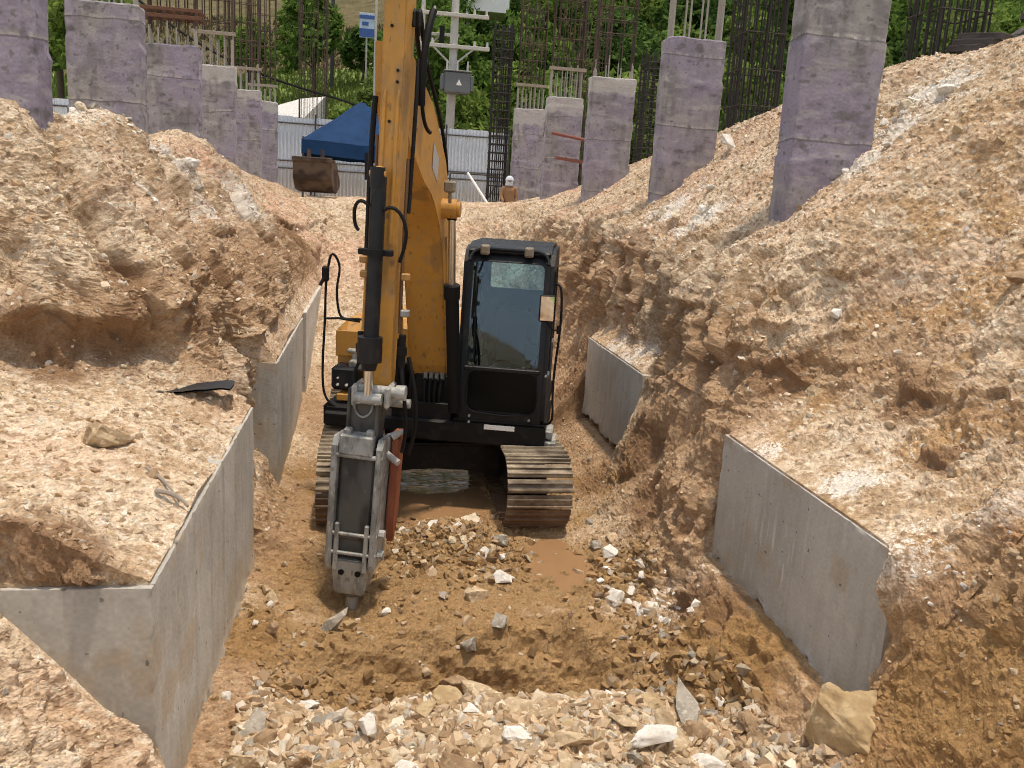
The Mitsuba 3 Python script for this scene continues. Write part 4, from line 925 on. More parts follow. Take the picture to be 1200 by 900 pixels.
puddle(0.75, 11.3, 1.5, 2.0, 0.0, 3, 'muddy water pooled under the machine')
puddle(2.15, 9.25, 1.15, 1.5, -0.05, 8, 'orange muddy water in front of the right track')

# ---------------------------------------------------------------- stones
rng = np.random.default_rng(11)


def stone_shape(seed, n=13, flat=0.72):
    r = np.random.default_rng(seed)
    p = r.normal(size=(n, 3))
    p /= np.linalg.norm(p, axis=1, keepdims=True)
    p *= (0.75 + 0.35 * r.random((n, 1)))
    p *= [1.0, 0.6 + 0.35 * r.random(), flat * (0.6 + 0.4 * r.random())]
    h = trimesh.Trimesh(p).convex_hull
    return np.array(h.vertices), np.array(h.faces)


SHAPES_ = [stone_shape(i, 9 + i % 5) for i in range(14)]


def rot(r):
    q = r.normal(size=4)
    q /= np.linalg.norm(q)
    return trimesh.transformations.quaternion_matrix(q)[:3, :3]


scene['gravel_mat'] = {'type': 'twosided', 'bsdf': {'type': 'diffuse', 'reflectance': {'type': 'mesh_attribute', 'name': 'vertex_color'}}}
TONES = np.array([(0.52, 0.40, 0.27), (0.60, 0.51, 0.38), (0.44, 0.31, 0.19), (0.66, 0.60, 0.50), (0.36, 0.26, 0.17), (0.48, 0.36, 0.23), (0.40, 0.37, 0.32)])
TONEP = np.array([0.3, 0.22, 0.16, 0.08, 0.10, 0.10, 0.04])


def scatter(base, count, wfun, r0, r1, power, label, sink=0.25, tones=None):
    f = np.array(SOIL.faces)
    tri = GV[f]
    c = tri.mean(1)
    nrm = np.cross(tri[:, 1] - tri[:, 0], tri[:, 2] - tri[:, 0])
    area = np.linalg.norm(nrm, axis=1) / 2
    nz = nrm[:, 2] / (2 * area + 1e-12)
    w = area * wfun(c, nz)
    w[~np.isfinite(w)] = 0
    pick = rng.choice(len(f), count, p=w / w.sum())
    a, b = rng.random(count), rng.random(count)
    flip = a + b > 1
    a[flip], b[flip] = 1 - a[flip], 1 - b[flip]
    P = tri[pick, 0] + a[:, None] * (tri[pick, 1] - tri[pick, 0]) + b[:, None] * (tri[pick, 2] - tri[pick, 0])
    vs, fs, cs, o = [], [], [], 0
    rad = r0 + (r1 - r0) * rng.random(count) ** power
    wsp = np.zeros(count)
    for x, y, z, r in WHITE_SPOTS:
        wsp = np.maximum(wsp, np.exp(-((P - [x, y, z]) ** 2).sum(1) / (r * r)))
    dsp = np.zeros(count)
    for x, y, z, r in DAMP:
        dsp = np.maximum(dsp, np.exp(-((P - [x, y, z]) ** 2).sum(1) / (r * r)))
    tn_ = rng.choice(len(TONES), count, p=TONEP if tones is None else np.array([0.22, 0.32, 0.10, 0.22, 0.05, 0.05, 0.04]))
    for i in range(count):
        v, t = SHAPES_[rng.integers(len(SHAPES_))]
        q = v @ rot(rng).T * rad[i]
        q[:, 2] *= 0.85
        q = q + P[i] + [0, 0, rad[i] * (0.5 - sink - 0.25)]
        col = TONES[tn_[i]] * (0.7 + 0.5 * rng.random())
        if rng.random() < wsp[i] * 0.85:
            col = np.array((0.72, 0.69, 0.63)) * (0.75 + 0.35 * rng.random())
        if dsp[i] > 0.4:
            col = np.array((0.34, 0.225, 0.115)) * (0.6 + 0.7 * rng.random()) if rng.random() < 0.72 else col * 0.85
        vs.append(q)
        fs.append(t + o)
        cs.append(np.broadcast_to(col, q.shape))
        o += len(q)
    m = trimesh.Trimesh(np.vstack(vs), np.vstack(fs), process=False)
    V = m.vertices[m.faces].reshape(-1, 3)
    C_ = np.vstack(cs)[m.faces].reshape(-1, 3)
    put(base, (V, np.arange(len(V)).reshape(-1, 3)), 'gravel_mat', smooth=False, color=C_, kind='stuff', label=label, cat='gravel')


inview = lambda c: (c[:, 1] > 3.8) & (c[:, 1] < 25) & (np.abs(c[:, 0] - 1.9 - 0.1 * c[:, 1]) < 3.2 + 0.55 * c[:, 1]) & (c[:, 0] > -6)
incov = lambda c: ((c[:, 0] < -1.28) | (c[:, 0] > -1.16)) & ~((c[:, 0] > 3.62) & (c[:, 0] < 3.83) & (c[:, 1] > 5.2) & (c[:, 1] < 14.6))
nowall = lambda c: np.where((c[:, 0] > 2.85) & (c[:, 0] < 3.75) & (c[:, 1] > 5.3) & (c[:, 1] < 8.6), 0.12, np.where((np.abs(c[:, 0] - 1.2) < 1.9) & (c[:, 1] > 6.7) & (c[:, 1] < 9.0), 0.6, 1.0))
wide = lambda c, nz: nowall(c) * inview(c) * incov(c) * (1 + 1.2 * ((c[:, 0] > 3) & (c[:, 1] < 5.6))) * np.clip(nz - 0.1, 0, 1) / (1 + (c[:, 1] / 12) ** 1.6)
scatter('gravel', 46000, wide, 0.008, 0.045, 3.0, 'small loose stones and crumbs of soil strewn over the heaps, ledges and trench floor')
heaps = lambda c, nz: inview(c) * incov(c) * np.clip(nz - 0.2, 0, 1) * (np.exp(-((c[:, 1] - 5.75) / 0.75) ** 2) * ((c[:, 0] > -0.9) & (c[:, 0] < 3.15)) * 6 + np.exp(-((c[:, 1] - 9.6) / 0.6) ** 2 - ((c[:, 0] - 1.0) / 0.55) ** 2) * 4 + np.exp(-((c[:, 1] - 8.4) / 0.9) ** 2 - ((c[:, 0] - 2.85) / 0.3) ** 2) * 1.6 + 0.15 * np.exp(-((c[:, 1] - 7.0) / 1.0) ** 2) * (np.abs(c[:, 0] - 1.2) < 2))
scatter('rubble', 19000, heaps, 0.02, 0.095, 2.2, 'small broken stone filling the rubble bank at the front and the debris by the tracks', sink=0.1)


slopes = lambda c, nz: inview(c) * incov(c) * np.clip(nz - 0.25, 0, 1) * (c[:, 1] > 7.5) * ((c[:, 0] > 3.9) | (c[:, 0] < -1.3)) * np.clip(c[:, 2] - 1.6, 0, 1) / (1 + (c[:, 1] / 16) ** 2)
scatter('loose_stone', 24000, slopes, 0.016, 0.07, 3.2, 'pale loose stones lying over the left mound and the right slope', tones=1)


def rock_mat(key, c0, c1, c2):
    def col(p, n, uv):
        a = tf(p.x * 9, p.y * 9, p.z * 9, 3)
        g = tf(p.x * 45, p.y * 45, p.z * 45, 2)
        return mix(mix(c0, c1, ss(0.35, 0.65, a)), c2, ss(0.6, 0.75, g) * 0.6) * (0.85 + 0.3 * g)
    pbr(key, col, 0.9, bump=lambda p, n, uv: tf(p.x * 24, p.y * 24, p.z * 24, 4), bscale=0.02, spec=0.2)


rock_mat('rock_tan_mat', (0.38, 0.285, 0.175), (0.50, 0.395, 0.26), (0.60, 0.52, 0.39))
rock_mat('rock_grey_mat', (0.27, 0.25, 0.21), (0.38, 0.35, 0.30), (0.50, 0.47, 0.40))
rock_mat('rock_white_mat', (0.64, 0.62, 0.57), (0.74, 0.73, 0.69), (0.55, 0.50, 0.42))
rock_mat('rock_brown_mat', (0.24, 0.16, 0.095), (0.34, 0.24, 0.15), (0.42, 0.33, 0.22))
rock_mat('rock_cream_mat', (0.54, 0.46, 0.33), (0.64, 0.57, 0.44), (0.45, 0.36, 0.24))
rock_mat('rock_ochre_mat', (0.38, 0.275, 0.15), (0.48, 0.375, 0.225), (0.30, 0.21, 0.12))


def rock(x, y, r, mat, seed, label, group=None, z=None, stretch=(1, 1, 0.75), n=None, sink=0.35, detail=2):
    rg = np.random.default_rng(seed)
    k = n or rg.integers(12, 20)
    p = rg.normal(size=(k, 3))
    p /= np.linalg.norm(p, axis=1, keepdims=True)
    p *= 0.82 + 0.25 * rg.random((k, 1))
    h = trimesh.Trimesh(p).convex_hull
    for _ in range(detail):
        h = h.subdivide()
    v = np.array(h.vertices)
    v *= (1 + (fb(v * 2.0 + seed, 3, seed % 97) - 0.5) * 0.42 + (fb(v * 6.5 + seed, 2, seed % 91) - 0.5) * 0.14)[:, None]
    v *= np.array(stretch) * [1, 0.7 + 0.4 * rg.random(), 1]
    R3 = trimesh.transformations.euler_matrix(*(rg.normal(0, 0.35, 2)), rg.random() * 6.28)[:3, :3]
    v = v @ R3.T * r
    zz = (zg(x, y) if z is None else z) + r * stretch[2] * (1 - 2 * sink) * 0.8
    h.vertices = v + [x, y, zz]
    return put('rock', h, mat, smooth=22, label=label, cat='rock', group=group)


MATS = ['rock_tan_mat', 'rock_tan_mat', 'rock_tan_mat', 'rock_ochre_mat', 'rock_cream_mat', 'rock_grey_mat', 'rock_brown_mat', 'rock_brown_mat', 'rock_white_mat']
ADJ = {'rock_cream_mat': 'cream', 'rock_tan_mat': 'tan', 'rock_grey_mat': 'grey', 'rock_brown_mat': 'brown', 'rock_white_mat': 'whitish', 'rock_ochre_mat': 'ochre'}


def field(count, gen, r0, r1, where, group, seed, mats=MATS, **kw):
    g = np.random.default_rng(seed)
    placed, todo = [], []
    for i in range(count):
        for _ in range(30):
            x, y = gen(g)
            r = r0 + (r1 - r0) * g.random() ** 2.2
            if all((x - a) ** 2 + (y - b) ** 2 > (0.62 * (r + c)) ** 2 for a, b, c in placed):
                break
        placed.append((x, y, r))
        m = mats[g.integers(len(mats))]
        todo.append((x, y, r, m))
    xs, yq = np.array([t[0] for t in todo]), np.array([t[1] for t in todo])
    for i, (x, y, r, m) in enumerate(todo):
        size = 'small' if r < r0 + 0.22 * (r1 - r0) else 'middling' if r < r0 + 0.55 * (r1 - r0) else 'large'
        side = ('left', 'middle', 'right')[int(np.searchsorted(np.quantile(xs, [1 / 3, 2 / 3]), x))]
        deep = ('near', 'far')[int(y > np.median(yq))]
        lab = f'{size} {ADJ[m]} broken rock {where}, {deep} {side} part'
        rock(x, y, r, m, seed * 1000 + i, lab, f'{size} {ADJ[m]} {group}, {deep} {side}', detail=2 if r < 0.10 else 3, **kw)


field(130, lambda g: (g.uniform(-0.85, 3.1), 5.2 + 1.1 * g.random() ** 0.8), 0.05, 0.16, 'in the front rubble bank', 'rocks of the front rubble bank', 21, stretch=(1.25, 1, 0.62))
field(28, lambda g: (0.95 + g.normal(0, 0.36), 9.35 + g.normal(0, 0.4)), 0.05, 0.16, 'in the debris heap before the tracks', 'rocks of the debris heap before the tracks', 22, mats=['rock_tan_mat', 'rock_cream_mat', 'rock_grey_mat', 'rock_white_mat', 'rock_tan_mat'])
field(14, lambda g: (2.85 + g.normal(0, 0.22), 8.35 + g.normal(0, 0.7)), 0.05, 0.14, 'at the right trench toe', 'rocks along the right toe', 23, mats=['rock_grey_mat', 'rock_white_mat', 'rock_white_mat', 'rock_tan_mat'])
field(18, lambda g: (g.uniform(-0.4, 2.6), g.uniform(6.7, 8.4)), 0.04, 0.12, 'on the dug trench floor', 'rocks on the dug face', 24, mats=MATS + ['rock_brown_mat', 'rock_brown_mat'])
field(14, lambda g: (g.uniform(-3.3, -1.4), g.uniform(5.2, 8.6)), 0.035, 0.10, 'on the left soil ledge', 'rocks on the left ledge', 25)
field(14, lambda g: (-0.95 + g.normal(0, 0.09), g.uniform(5.4, 9.3)), 0.04, 0.12, 'below the left front footing', 'rocks at the left footing', 26)
field(12, lambda g: (g.uniform(4.0, 7.0), g.uniform(6.5, 12.5)), 0.04, 0.13, 'on the right slope', 'rocks on the right slope', 27, mats=['rock_tan_mat', 'rock_tan_mat', 'rock_white_mat', 'rock_brown_mat'])
WL = [(-3.25, 15.4), (-2.95, 11.95), (-3.5, 13.5), (-2.7, 14.1), (-2.7, 17.6), (-3.9, 13.1)]
WR = [(6.9, 10.75), (6.4, 10.6), (5.9, 10.25), (4.9, 12.9), (5.0, 14.6), (4.85, 13.6)]


def near_spot(L, sd):
    def gen(g):
        q_ = L[g.integers(len(L))]
        return q_[0] + g.normal(0, sd), q_[1] + g.normal(0, sd * 1.3)
    return gen


field(28, near_spot(WL, 0.28), 0.05, 0.14, 'in the white spill on the left mound', 'rocks of the left white spill', 28, mats=['rock_white_mat', 'rock_white_mat', 'rock_cream_mat', 'rock_grey_mat'])
field(24, near_spot(WR, 0.26), 0.05, 0.13, 'in the white spill on the right slope', 'rocks of the right white spill', 29, mats=['rock_white_mat', 'rock_white_mat', 'rock_cream_mat'])
rock(-2.05, 6.95, 0.21, 'rock_tan_mat', 901, 'big pale boulder lying on the left soil ledge', stretch=(1.3, 1, 0.6), sink=0.2)
rock(3.36, 5.0, 0.38, 'rock_ochre_mat', 902, 'largest ochre boulder under the near corner of the right front footing', z=0.58, stretch=(1, 1, 1.0), sink=0.5, detail=4)
rock(0.85, 7.3, 0.17, 'rock_brown_mat', 903, 'dark brown boulder jutting from the middle of the dug face', stretch=(1.3, 1, 0.7), sink=0.15)
rock(0.05, 5.72, 0.13, 'rock_white_mat', 904, 'upright white block left of centre in the front rubble bank', stretch=(1, 0.8, 0.9), sink=0.0)
rock(2.1, 5.42, 0.15, 'rock_white_mat', 905, 'flat white slab right of centre at the very bottom of the photo', stretch=(1.4, 1, 0.5), sink=0.0)
rock(0.98, 6.25, 0.27, 'rock_tan_mat', 906, 'long flat tan slab tilted on top of the front rubble bank', stretch=(1.5, 0.6, 0.35), sink=0.0)
rock(2.55, 5.95, 0.22, 'rock_grey_mat', 907, 'long slanted grey brown stone at the right of the front rubble bank', stretch=(1.6, 0.7, 0.5), sink=0.0)
rock(-0.28, 7.75, 0.13, 'rock_grey_mat', 908, 'grey elongated stone at the foot of the breaker chisel', stretch=(1.9, 0.7, 0.6), sink=0.1)
rock(6.05, 14.9, 0.20, 'rock_white_mat', 909, 'white rock at the foot of the column with four pale bars', sink=0.1)

# black sheet, sticks
pbr('sheet_mat', (0.018, 0.018, 0.02), 0.55)
x, y = -1.76, 8.98
a = np.linspace(0, 1, 18)
gx, gy = np.meshgrid(np.linspace(-0.55, 0.40, 22), np.linspace(-0.16, 0.16, 10), indexing='ij')
gz = 0.05 + 0.05 * (fb(np.stack([gx * 3, gy * 6, gx * 0], -1), 3, 3) - 0.5) + 0.03 * np.sin(gx * 5)
P = np.stack([x + gx, y - 0.15 + gy, zg(x, y - 0.25) + gz], -1)
i = np.arange(220).reshape(22, 10)
q = np.stack([i[:-1, :-1], i[1:, :-1], i[1:, 1:], i[:-1, 1:]], -1).reshape(-1, 4)
top = trimesh.Trimesh(P.reshape(-1, 3), np.vstack([q[:, [0, 1, 2]], q[:, [0, 2, 3]]]), process=False)
bot = top.copy()
bot.vertices = bot.vertices - [0, 0, 0.018]
bot.invert()
put('sheet', cat([top, bot]), 'sheet_mat', smooth=40, label='crumpled black sheet lying at the back of the left soil ledge', cat='plastic sheet')
for (x0, y0, x1, y1, r, lab) in ((-1.62, 6.5, -1.30, 6.05, 0.013, 'longer weathered stick lying at the edge of the left front footing'), (-1.47, 6.12, -1.22, 5.95, 0.019, 'short pale split stick poking over the edge of the left front footing'), (-1.75, 10.9, -1.35, 10.55, 0.02, 'thin branch on the soil above the second left footing')):
    z0, z1 = zg(x0, y0) + 0.03, zg(x1, y1) + 0.03
    put('stick', tube(curve([(x0, y0, z0), ((x0 + x1) / 2, (y0 + y1) / 2 + 0.03, (z0 + z1) / 2 + 0.02), (x1, y1, z1)], 8), [r, r * .95, r * .9, r * .85, r * .8, r * .7, r * .6, r * .5], 6), 'timber_mat', smooth=40, label=lab, cat='stick')
pbr('pipe_rust_mat', (0.20, 0.075, 0.055), 0.7)
for (a_, b_, lab) in (((5.12, 26.3, 6.05), (6.6, 25.3, 5.75), 'upper rusty red pipe crossing the far right columns'), ((5.3, 26.3, 5.35), (6.6, 25.3, 5.15), 'lower dark red pipe crossing the far right columns')):
    put('pipe', rod(a_, b_, 0.05, 10), 'pipe_rust_mat', smooth=40, label=lab, cat='pipe')

# ---------------------------------------------------------------- fence
def sheet_color(p, n, uv):
    a = tf(p.x * 0.9, p.y * 2, p.z * 0.6, 3)
    col = mix((0.52, 0.585, 0.66), (0.61, 0.665, 0.72), a)
    return mix(col, (0.40, 0.37, 0.32), ss(4.9, 4.1, p.z + (a - 0.5) * 1.2) * 0.5)


pbr('fence_mat', sheet_color, 0.5)
pbr('rail_mat', (0.04, 0.04, 0.045), 0.6)
fence = thing('metal_fence', 'pale grey corrugated metal fence across the back of the site', 'fence')
FA, FB = np.array([-16.0, 37.6]), np.array([5.6, 38.4])
fd = (FB - FA) / np.linalg.norm(FB - FA)
fl = np.linalg.norm(FB - FA)
fnrm = np.array([fd[1], -fd[0]])
npan = 24
for i in range(npan):
    s0, s1 = fl * i / npan, fl * (i + 1) / npan - 0.01
    t = np.linspace(s0, s1, 37)
    ph = (t - s0) / (s1 - s0) * 6 * 2 * np.pi
    off = 0.028 * np.clip(np.cos(ph) * 2.2, -1, 1) + 0.004 * (i % 2)
    xy = FA + t[:, None] * fd + off[:, None] * fnrm
    zt = 6.80 + 0.03 * math.sin(i * 2.1)
    v = np.vstack([np.c_[xy, np.full(37, 3.2)], np.c_[xy, np.full(37, zt)]])
    f = [[j, j + 1, 38 + j] for j in range(36)] + [[j, 38 + j, 37 + j] for j in range(36)]
    put('panel', trimesh.Trimesh(v, f, process=False), 'fence_mat', fence)
for z in (4.75, 5.05, 6.55):
    a_, b_ = FA - 0.06 * -fnrm, FB - 0.06 * -fnrm
    put('rail', rod((*a_, z), (*b_, z), 0.035, 6), 'rail_mat', fence)
for i in range(0, 9):
    q = FA + fd * (fl * i / 8) + fnrm * 0.09
    put('post', rod((*q, 3.0), (*q, 6.95), 0.04, 6), 'rail_mat', fence)
gate = thing('railing', 'black metal railing frame in front of the fence by the worker', 'railing')
g0 = np.array([3.2, 36.6])
put('rail', cat([rod((3.0, 36.6, 4.95), (4.95, 36.6, 4.95), 0.035), rod((4.95, 36.6, 4.95), (4.95, 36.6, 3.6), 0.035), rod((4.95, 36.6, 4.6), (4.3, 36.2, 3.6), 0.035), rod((3.0, 36.6, 4.95), (3.0, 36.6, 3.6), 0.035)]), 'rail_mat', gate, smooth=40)
put('bar', rod((3.15, 31.0, 4.85), (3.85, 30.0, 3.75), 0.045, 8), 'white_mat', smooth=40, label='white rod leaning on the soil left of the worker', cat='rod')
# canopy
pbr('tarp_mat', lambda p, n, uv: mix((0.009, 0.033, 0.095), (0.016, 0.055, 0.145), tf(p.x * 3, p.y * 3, p.z * 3, 3)), 0.75, spec=0.12)
can = thing('canopy', 'blue tarpaulin canopy tent in front of the metal fence', 'canopy')
cx, cy, hw = -0.55, 33.0, 1.95
n = 26
gx, gy = np.meshgrid(np.linspace(-1, 1, n), np.linspace(-1, 1, n), indexing='ij')
rr = np.maximum(np.abs(gx), np.abs(gy))
hz = 5.62 + 1.55 * (1 - rr) ** 1.05 + 0.10 * (fb(np.stack([gx * 2.2, gy * 2.2, gx * 0], -1), 4, 2) - 0.5) - 0.10 * (1 - np.minimum(np.abs(gx), np.abs(gy)) / np.maximum(rr, 1e-6)) * rr
P = np.stack([cx + gx * hw, cy + gy * hw, hz], -1)
idx = np.arange(n * n).reshape(n, n)
q = np.stack([idx[:-1, :-1], idx[1:, :-1], idx[1:, 1:], idx[:-1, 1:]], -1).reshape(-1, 4)
roof = trimesh.Trimesh(P.reshape(-1, 3), np.vstack([q[:, [0, 1, 2]], q[:, [0, 2, 3]]]), process=False)
bd = [idx[:, 0], idx[-1, :], idx[::-1, -1], idx[0, ::-1]]
val = []
for e in bd:
    p = P.reshape(-1, 3)[e]
    dn = p - np.c_[np.zeros((n, 2)), 0.42 + 0.10 * fb(p * 3, 2, 6)]
    m = np.arange(n - 1)
    val.append(trimesh.Trimesh(np.vstack([p, dn]), np.vstack([np.c_[m, m + 1, n + m + 1], np.c_[m, n + m + 1, n + m]]), process=False))
put('cover', cat([roof] + val), 'tarp_mat', can, smooth=35)
for a_ in (-1, 1):
    for b_ in (-1, 1):
        put('pole', rod((cx + a_ * hw * 0.97, cy + b_ * hw * 0.97, 3.4), (cx + a_ * hw * 0.97, cy + b_ * hw * 0.97, 5.7), 0.035, 8), 'rail_mat', can, smooth=40)
put('strap', box(cx + 0.25, cy - hw - 0.02, 4.85, 0.16, 0.02, 0.9), 'rubber_mat', can, label='black strap hanging from the canopy edge')
# worn bucket
pbr('bucket_mat', lambda p, n, uv: mix((0.035, 0.022, 0.015), (0.11, 0.075, 0.05), ss(0.4, 0.7, tf(p.x * 3, p.y * 3, p.z * 3, 3))), 0.8)
bk = thing('steel_bucket', 'dark worn digger bucket standing on the soil below the canopy', 'bucket')
bprof = [(-0.62, 0.9), (-0.6, 0.35), (-0.35, 0.02), (0.15, -0.05), (0.55, 0.12), (0.62, 0.3), (0.55, 0.3), (0.12, 0.04), (-0.3, 0.1), (-0.52, 0.4), (-0.54, 0.9)]
sprof = [(-0.6, 0.9), (-0.58, 0.36), (-0.33, 0.04), (0.15, -0.03), (0.56, 0.14), (0.6, 0.3), (0.2, 0.75), (-0.2, 0.92)]
MBk = trimesh.transformations.translation_matrix([-1.75, 27.5, 3.95]) @ trimesh.transformations.euler_matrix(0, 0, math.radians(80))
put('shell', pl(prism(bprof, -0.55, 0.55), MBk), 'bucket_mat', bk, smooth=30)
for l in (-0.57, 0.53):
    put('side', pl(prism(sprof, l, l + 0.04), MBk), 'bucket_mat', bk)
put('rim', pl(cat([box(-0.6, 0, 0.9, 0.16, 1.18, 0.14, 0.03)]), MBk), 'bucket_mat', bk)
for l in (-0.2, 0.2):
    put('ear', pl(prism([(-0.3, 0.85), (0.0, 0.9), (-0.1, 1.2), (-0.25, 1.22)], l - 0.03, l + 0.03), MBk), 'bucket_mat', bk)
# worker
pbr('helmet_mat', (0.62, 0.68, 0.74), 0.35)
pbr('shirt_mat', lambda p, n, uv: mix((0.22, 0.12, 0.06), (0.32, 0.19, 0.10), tf(p.x * 8, p.y * 8, p.z * 8, 2)), 0.9)
pbr('skin_mat', (0.24, 0.13, 0.085), 0.6)
pbr('trouser_mat', (0.05, 0.055, 0.07), 0.9)
wk = thing('person', 'worker in pale helmet and brown shirt standing behind the mound by the far column', 'person')
wx, wy, wz = 4.42, 29.6, 3.02


def blobs(pairs):
    M = m3.Manifold()
    for a, ra, b, rb in pairs:
        sa, sb = m3.Manifold.sphere(ra, 20).translate(list(a)), m3.Manifold.sphere(rb, 20).translate(list(b))
        M += m3.Manifold.batch_hull([sa, sb])
    m = tm(M.refine_to_length(0.04))
    trimesh.smoothing.filter_taubin(m, iterations=8)
    m.apply_translation([wx, wy, wz])
    return m


body = blobs([((0, 0, 0.95), 0.15, (0, 0, 1.30), 0.17), ((-0.14, 0, 1.36), 0.09, (0.14, 0, 1.36), 0.09), ((0, 0, 1.38), 0.06, (0, -0.02, 1.52), 0.055), ((0, -0.02, 1.58), 0.09, (0, -0.03, 1.63), 0.095),
              ((-0.19, 0, 1.36), 0.06, (-0.25, -0.02, 1.10), 0.048), ((-0.25, -0.02, 1.10), 0.046, (-0.20, -0.16, 0.92), 0.036), ((0.19, 0, 1.36), 0.06, (0.26, 0, 1.10), 0.048), ((0.26, 0, 1.10), 0.046, (0.24, -0.1, 0.86), 0.036),
              ((-0.09, 0, 0.92), 0.10, (-0.11, -0.01, 0.5), 0.07), ((-0.11, -0.01, 0.5), 0.066, (-0.12, 0.02, 0.08), 0.05), ((0.09, 0, 0.92), 0.10, (0.11, -0.01, 0.5), 0.07), ((0.11, -0.01, 0.5), 0.066, (0.12, 0.02, 0.08), 0.05), ((-0.12, 0.03, 0.05), 0.05, (-0.13, -0.14, 0.04), 0.04), ((0.12, 0.03, 0.05), 0.05, (0.13, -0.14, 0.04), 0.04)])
put('body', body, 'skin_mat', wk, smooth=True)
put('shirt', blobs([((0, 0, 0.92), 0.175, (0, 0, 1.30), 0.195), ((-0.15, 0, 1.36), 0.105, (0.15, 0, 1.36), 0.105), ((-0.19, 0, 1.36), 0.085, (-0.25, -0.02, 1.10), 0.066), ((-0.25, -0.02, 1.10), 0.064, (-0.21, -0.13, 0.96), 0.052), ((0.19, 0, 1.36), 0.085, (0.26, 0, 1.10), 0.066), ((0.26, 0, 1.10), 0.064, (0.245, -0.07, 0.94), 0.052)]), 'shirt_mat', wk, smooth=True)
put('trousers', blobs([((0, 0, 0.95), 0.15, (0, 0, 0.88), 0.15), ((-0.09, 0, 0.92), 0.118, (-0.11, -0.01, 0.5), 0.086), ((-0.11, -0.01, 0.5), 0.082, (-0.12, 0.02, 0.12), 0.066), ((0.09, 0, 0.92), 0.118, (0.11, -0.01, 0.5), 0.086), ((0.11, -0.01, 0.5), 0.082, (0.12, 0.02, 0.12), 0.066)]), 'trouser_mat', wk, smooth=True)
hel = trimesh.creation.icosphere(3, 0.135)
v = np.array(hel.vertices)
v[:, 2] = np.maximum(v[:, 2], -0.012) * 1.0
hel.vertices = v + [wx, wy - 0.03, wz + 1.66]
put('helmet', cat([hel, rod((wx, wy - 0.05, wz + 1.642), (wx, wy - 0.05, wz + 1.655), 0.165, 24)]), 'helmet_mat', wk, smooth=40)
# cloth hanging from the helmet over the neck
put('neck_cloth', rod((wx, wy - 0.0, wz + 1.64), (wx, wy + 0.01, wz + 1.48), 0.115, 16, 0.14), 'helmet_mat', wk, smooth=40)

# ---------------------------------------------------------------- utility pole
pbr('pole_mat', lambda p, n, uv: mix((0.40, 0.39, 0.36), (0.50, 0.49, 0.46), tf(p.x * 4, p.y * 4, p.z * 2, 3)), 0.8)
pbr('grey_box_mat', (0.12, 0.13, 0.14), 0.5)
up = thing('utility_pole', 'pale concrete utility pole with crossarms and a grey transformer behind the fence', 'utility pole')
px, py = 3.55, 45.0
put('shaft', rod((px, py, 3.0), (px + 0.05, py, 14.2), 0.26, 12, 0.17), 'pole_mat', up, smooth=40)
for z, l in ((12.55, 1.65), (11.1, 1.75)):
    put('crossarm', cat([box(px + 0.02, py - 0.25, z, 2 * l, 0.16, 0.18, 0.02)]), 'pole_mat', up)
    for k in (-1, -0.62, 0.62, 1):
        put('insulator', cat([rod((px + k * (l - 0.1), py - 0.25, z + 0.08), (px + k * (l - 0.1), py - 0.25, z + 0.32), 0.07, 8, 0.05)]), 'pole_mat', up, smooth=40)
put('brace', cat([rod((px + s_ * 0.12, py - 0.2, 10.3), (px + s_ * 0.95, py - 0.25, 11.02), 0.05, 6) for s_ in (-1, 1)]), 'pole_mat', up)
tr = put('transformer', cat([box(px + 0.2, py - 0.75, 9.35, 1.25, 0.9, 0.98, 0.06)] + [box(px + 0.2 + s_ * (0.68 + 0.03), py - 0.75, 9.35, 0.16, 0.7, 0.7, 0.02) for s_ in (-1, 1)] + [box(px + 0.2, py - 0.75, 9.87, 1.34, 1.0, 0.07, 0.02)]), 'grey_box_mat', up)
put('bushing', cat([rod((px + 0.2 + k * 0.5, py - 0.75, 9.9), (px + 0.2 + k * 0.5, py - 0.75, 10.4), 0.06, 8, 0.035) for k in (-1, 0, 1)]), 'pole_mat', tr, smooth=40)
put('warning_mark', trimesh.Trimesh([(px + 0.13, py - 1.212, 9.22), (px + 0.41, py - 1.212, 9.22), (px + 0.27, py - 1.212, 9.5)], [[0, 1, 2]], process=False), 'white_mat', tr)
sw = thing('switch_pole', 'slim pole with side arms and dark switches left of the utility pole', 'utility pole')
put('shaft', rod((2.15, 47, 3.0), (2.15, 47, 14.5), 0.11, 10), 'pole_mat', sw, smooth=40)
put('crossarm', cat([box(2.7, 46.85, 11.95, 2.6, 0.12, 0.14, 0.02), rod((2.15, 46.9, 11.0), (3.0, 46.9, 11.9), 0.05, 6)]), 'pole_mat', sw)
for k in (0, 1):
    put('switch', rod((1.9 + k * 1.2, 46.6, 11.5), (1.9 + k * 1.2, 46.6, 12.3), 0.13, 10), 'rubber_mat', sw, smooth=40)
th = thing('far_pole', 'dark thin post standing in the field left of the canopy', 'post')
put('shaft', rod((-3.25, 66, 9), (-3.25, 66, 23), 0.13, 8), 'rail_mat', th, smooth=40)
put('steel_mast', rod((-0.21, 52, 4), (-0.21, 52, 18), 0.07, 8), 'pole_mat', smooth=40, label='thin grey mast just left of the yellow arm', cat='mast')
sg = thing('roadside_sign', 'small blue and white square sign beside the yellow arm', 'sign')
pbr('sign_blue_mat', (0.03, 0.09, 0.30), 0.5)
pbr('sign_pale_mat', (0.42, 0.52, 0.62), 0.5)
put('board', box(-0.81, 60, 14.3, 0.95, 0.06, 1.5, 0.01), 'sign_pale_mat', sg)
put('band', cat([box(-0.81, 59.95, 13.85, 0.95, 0.03, 0.5), box(-0.81, 59.95, 14.8, 0.95, 0.03, 0.22), box(-0.91, 59.95, 14.4, 0.4, 0.03, 0.22)]), 'sign_blue_mat', sg)
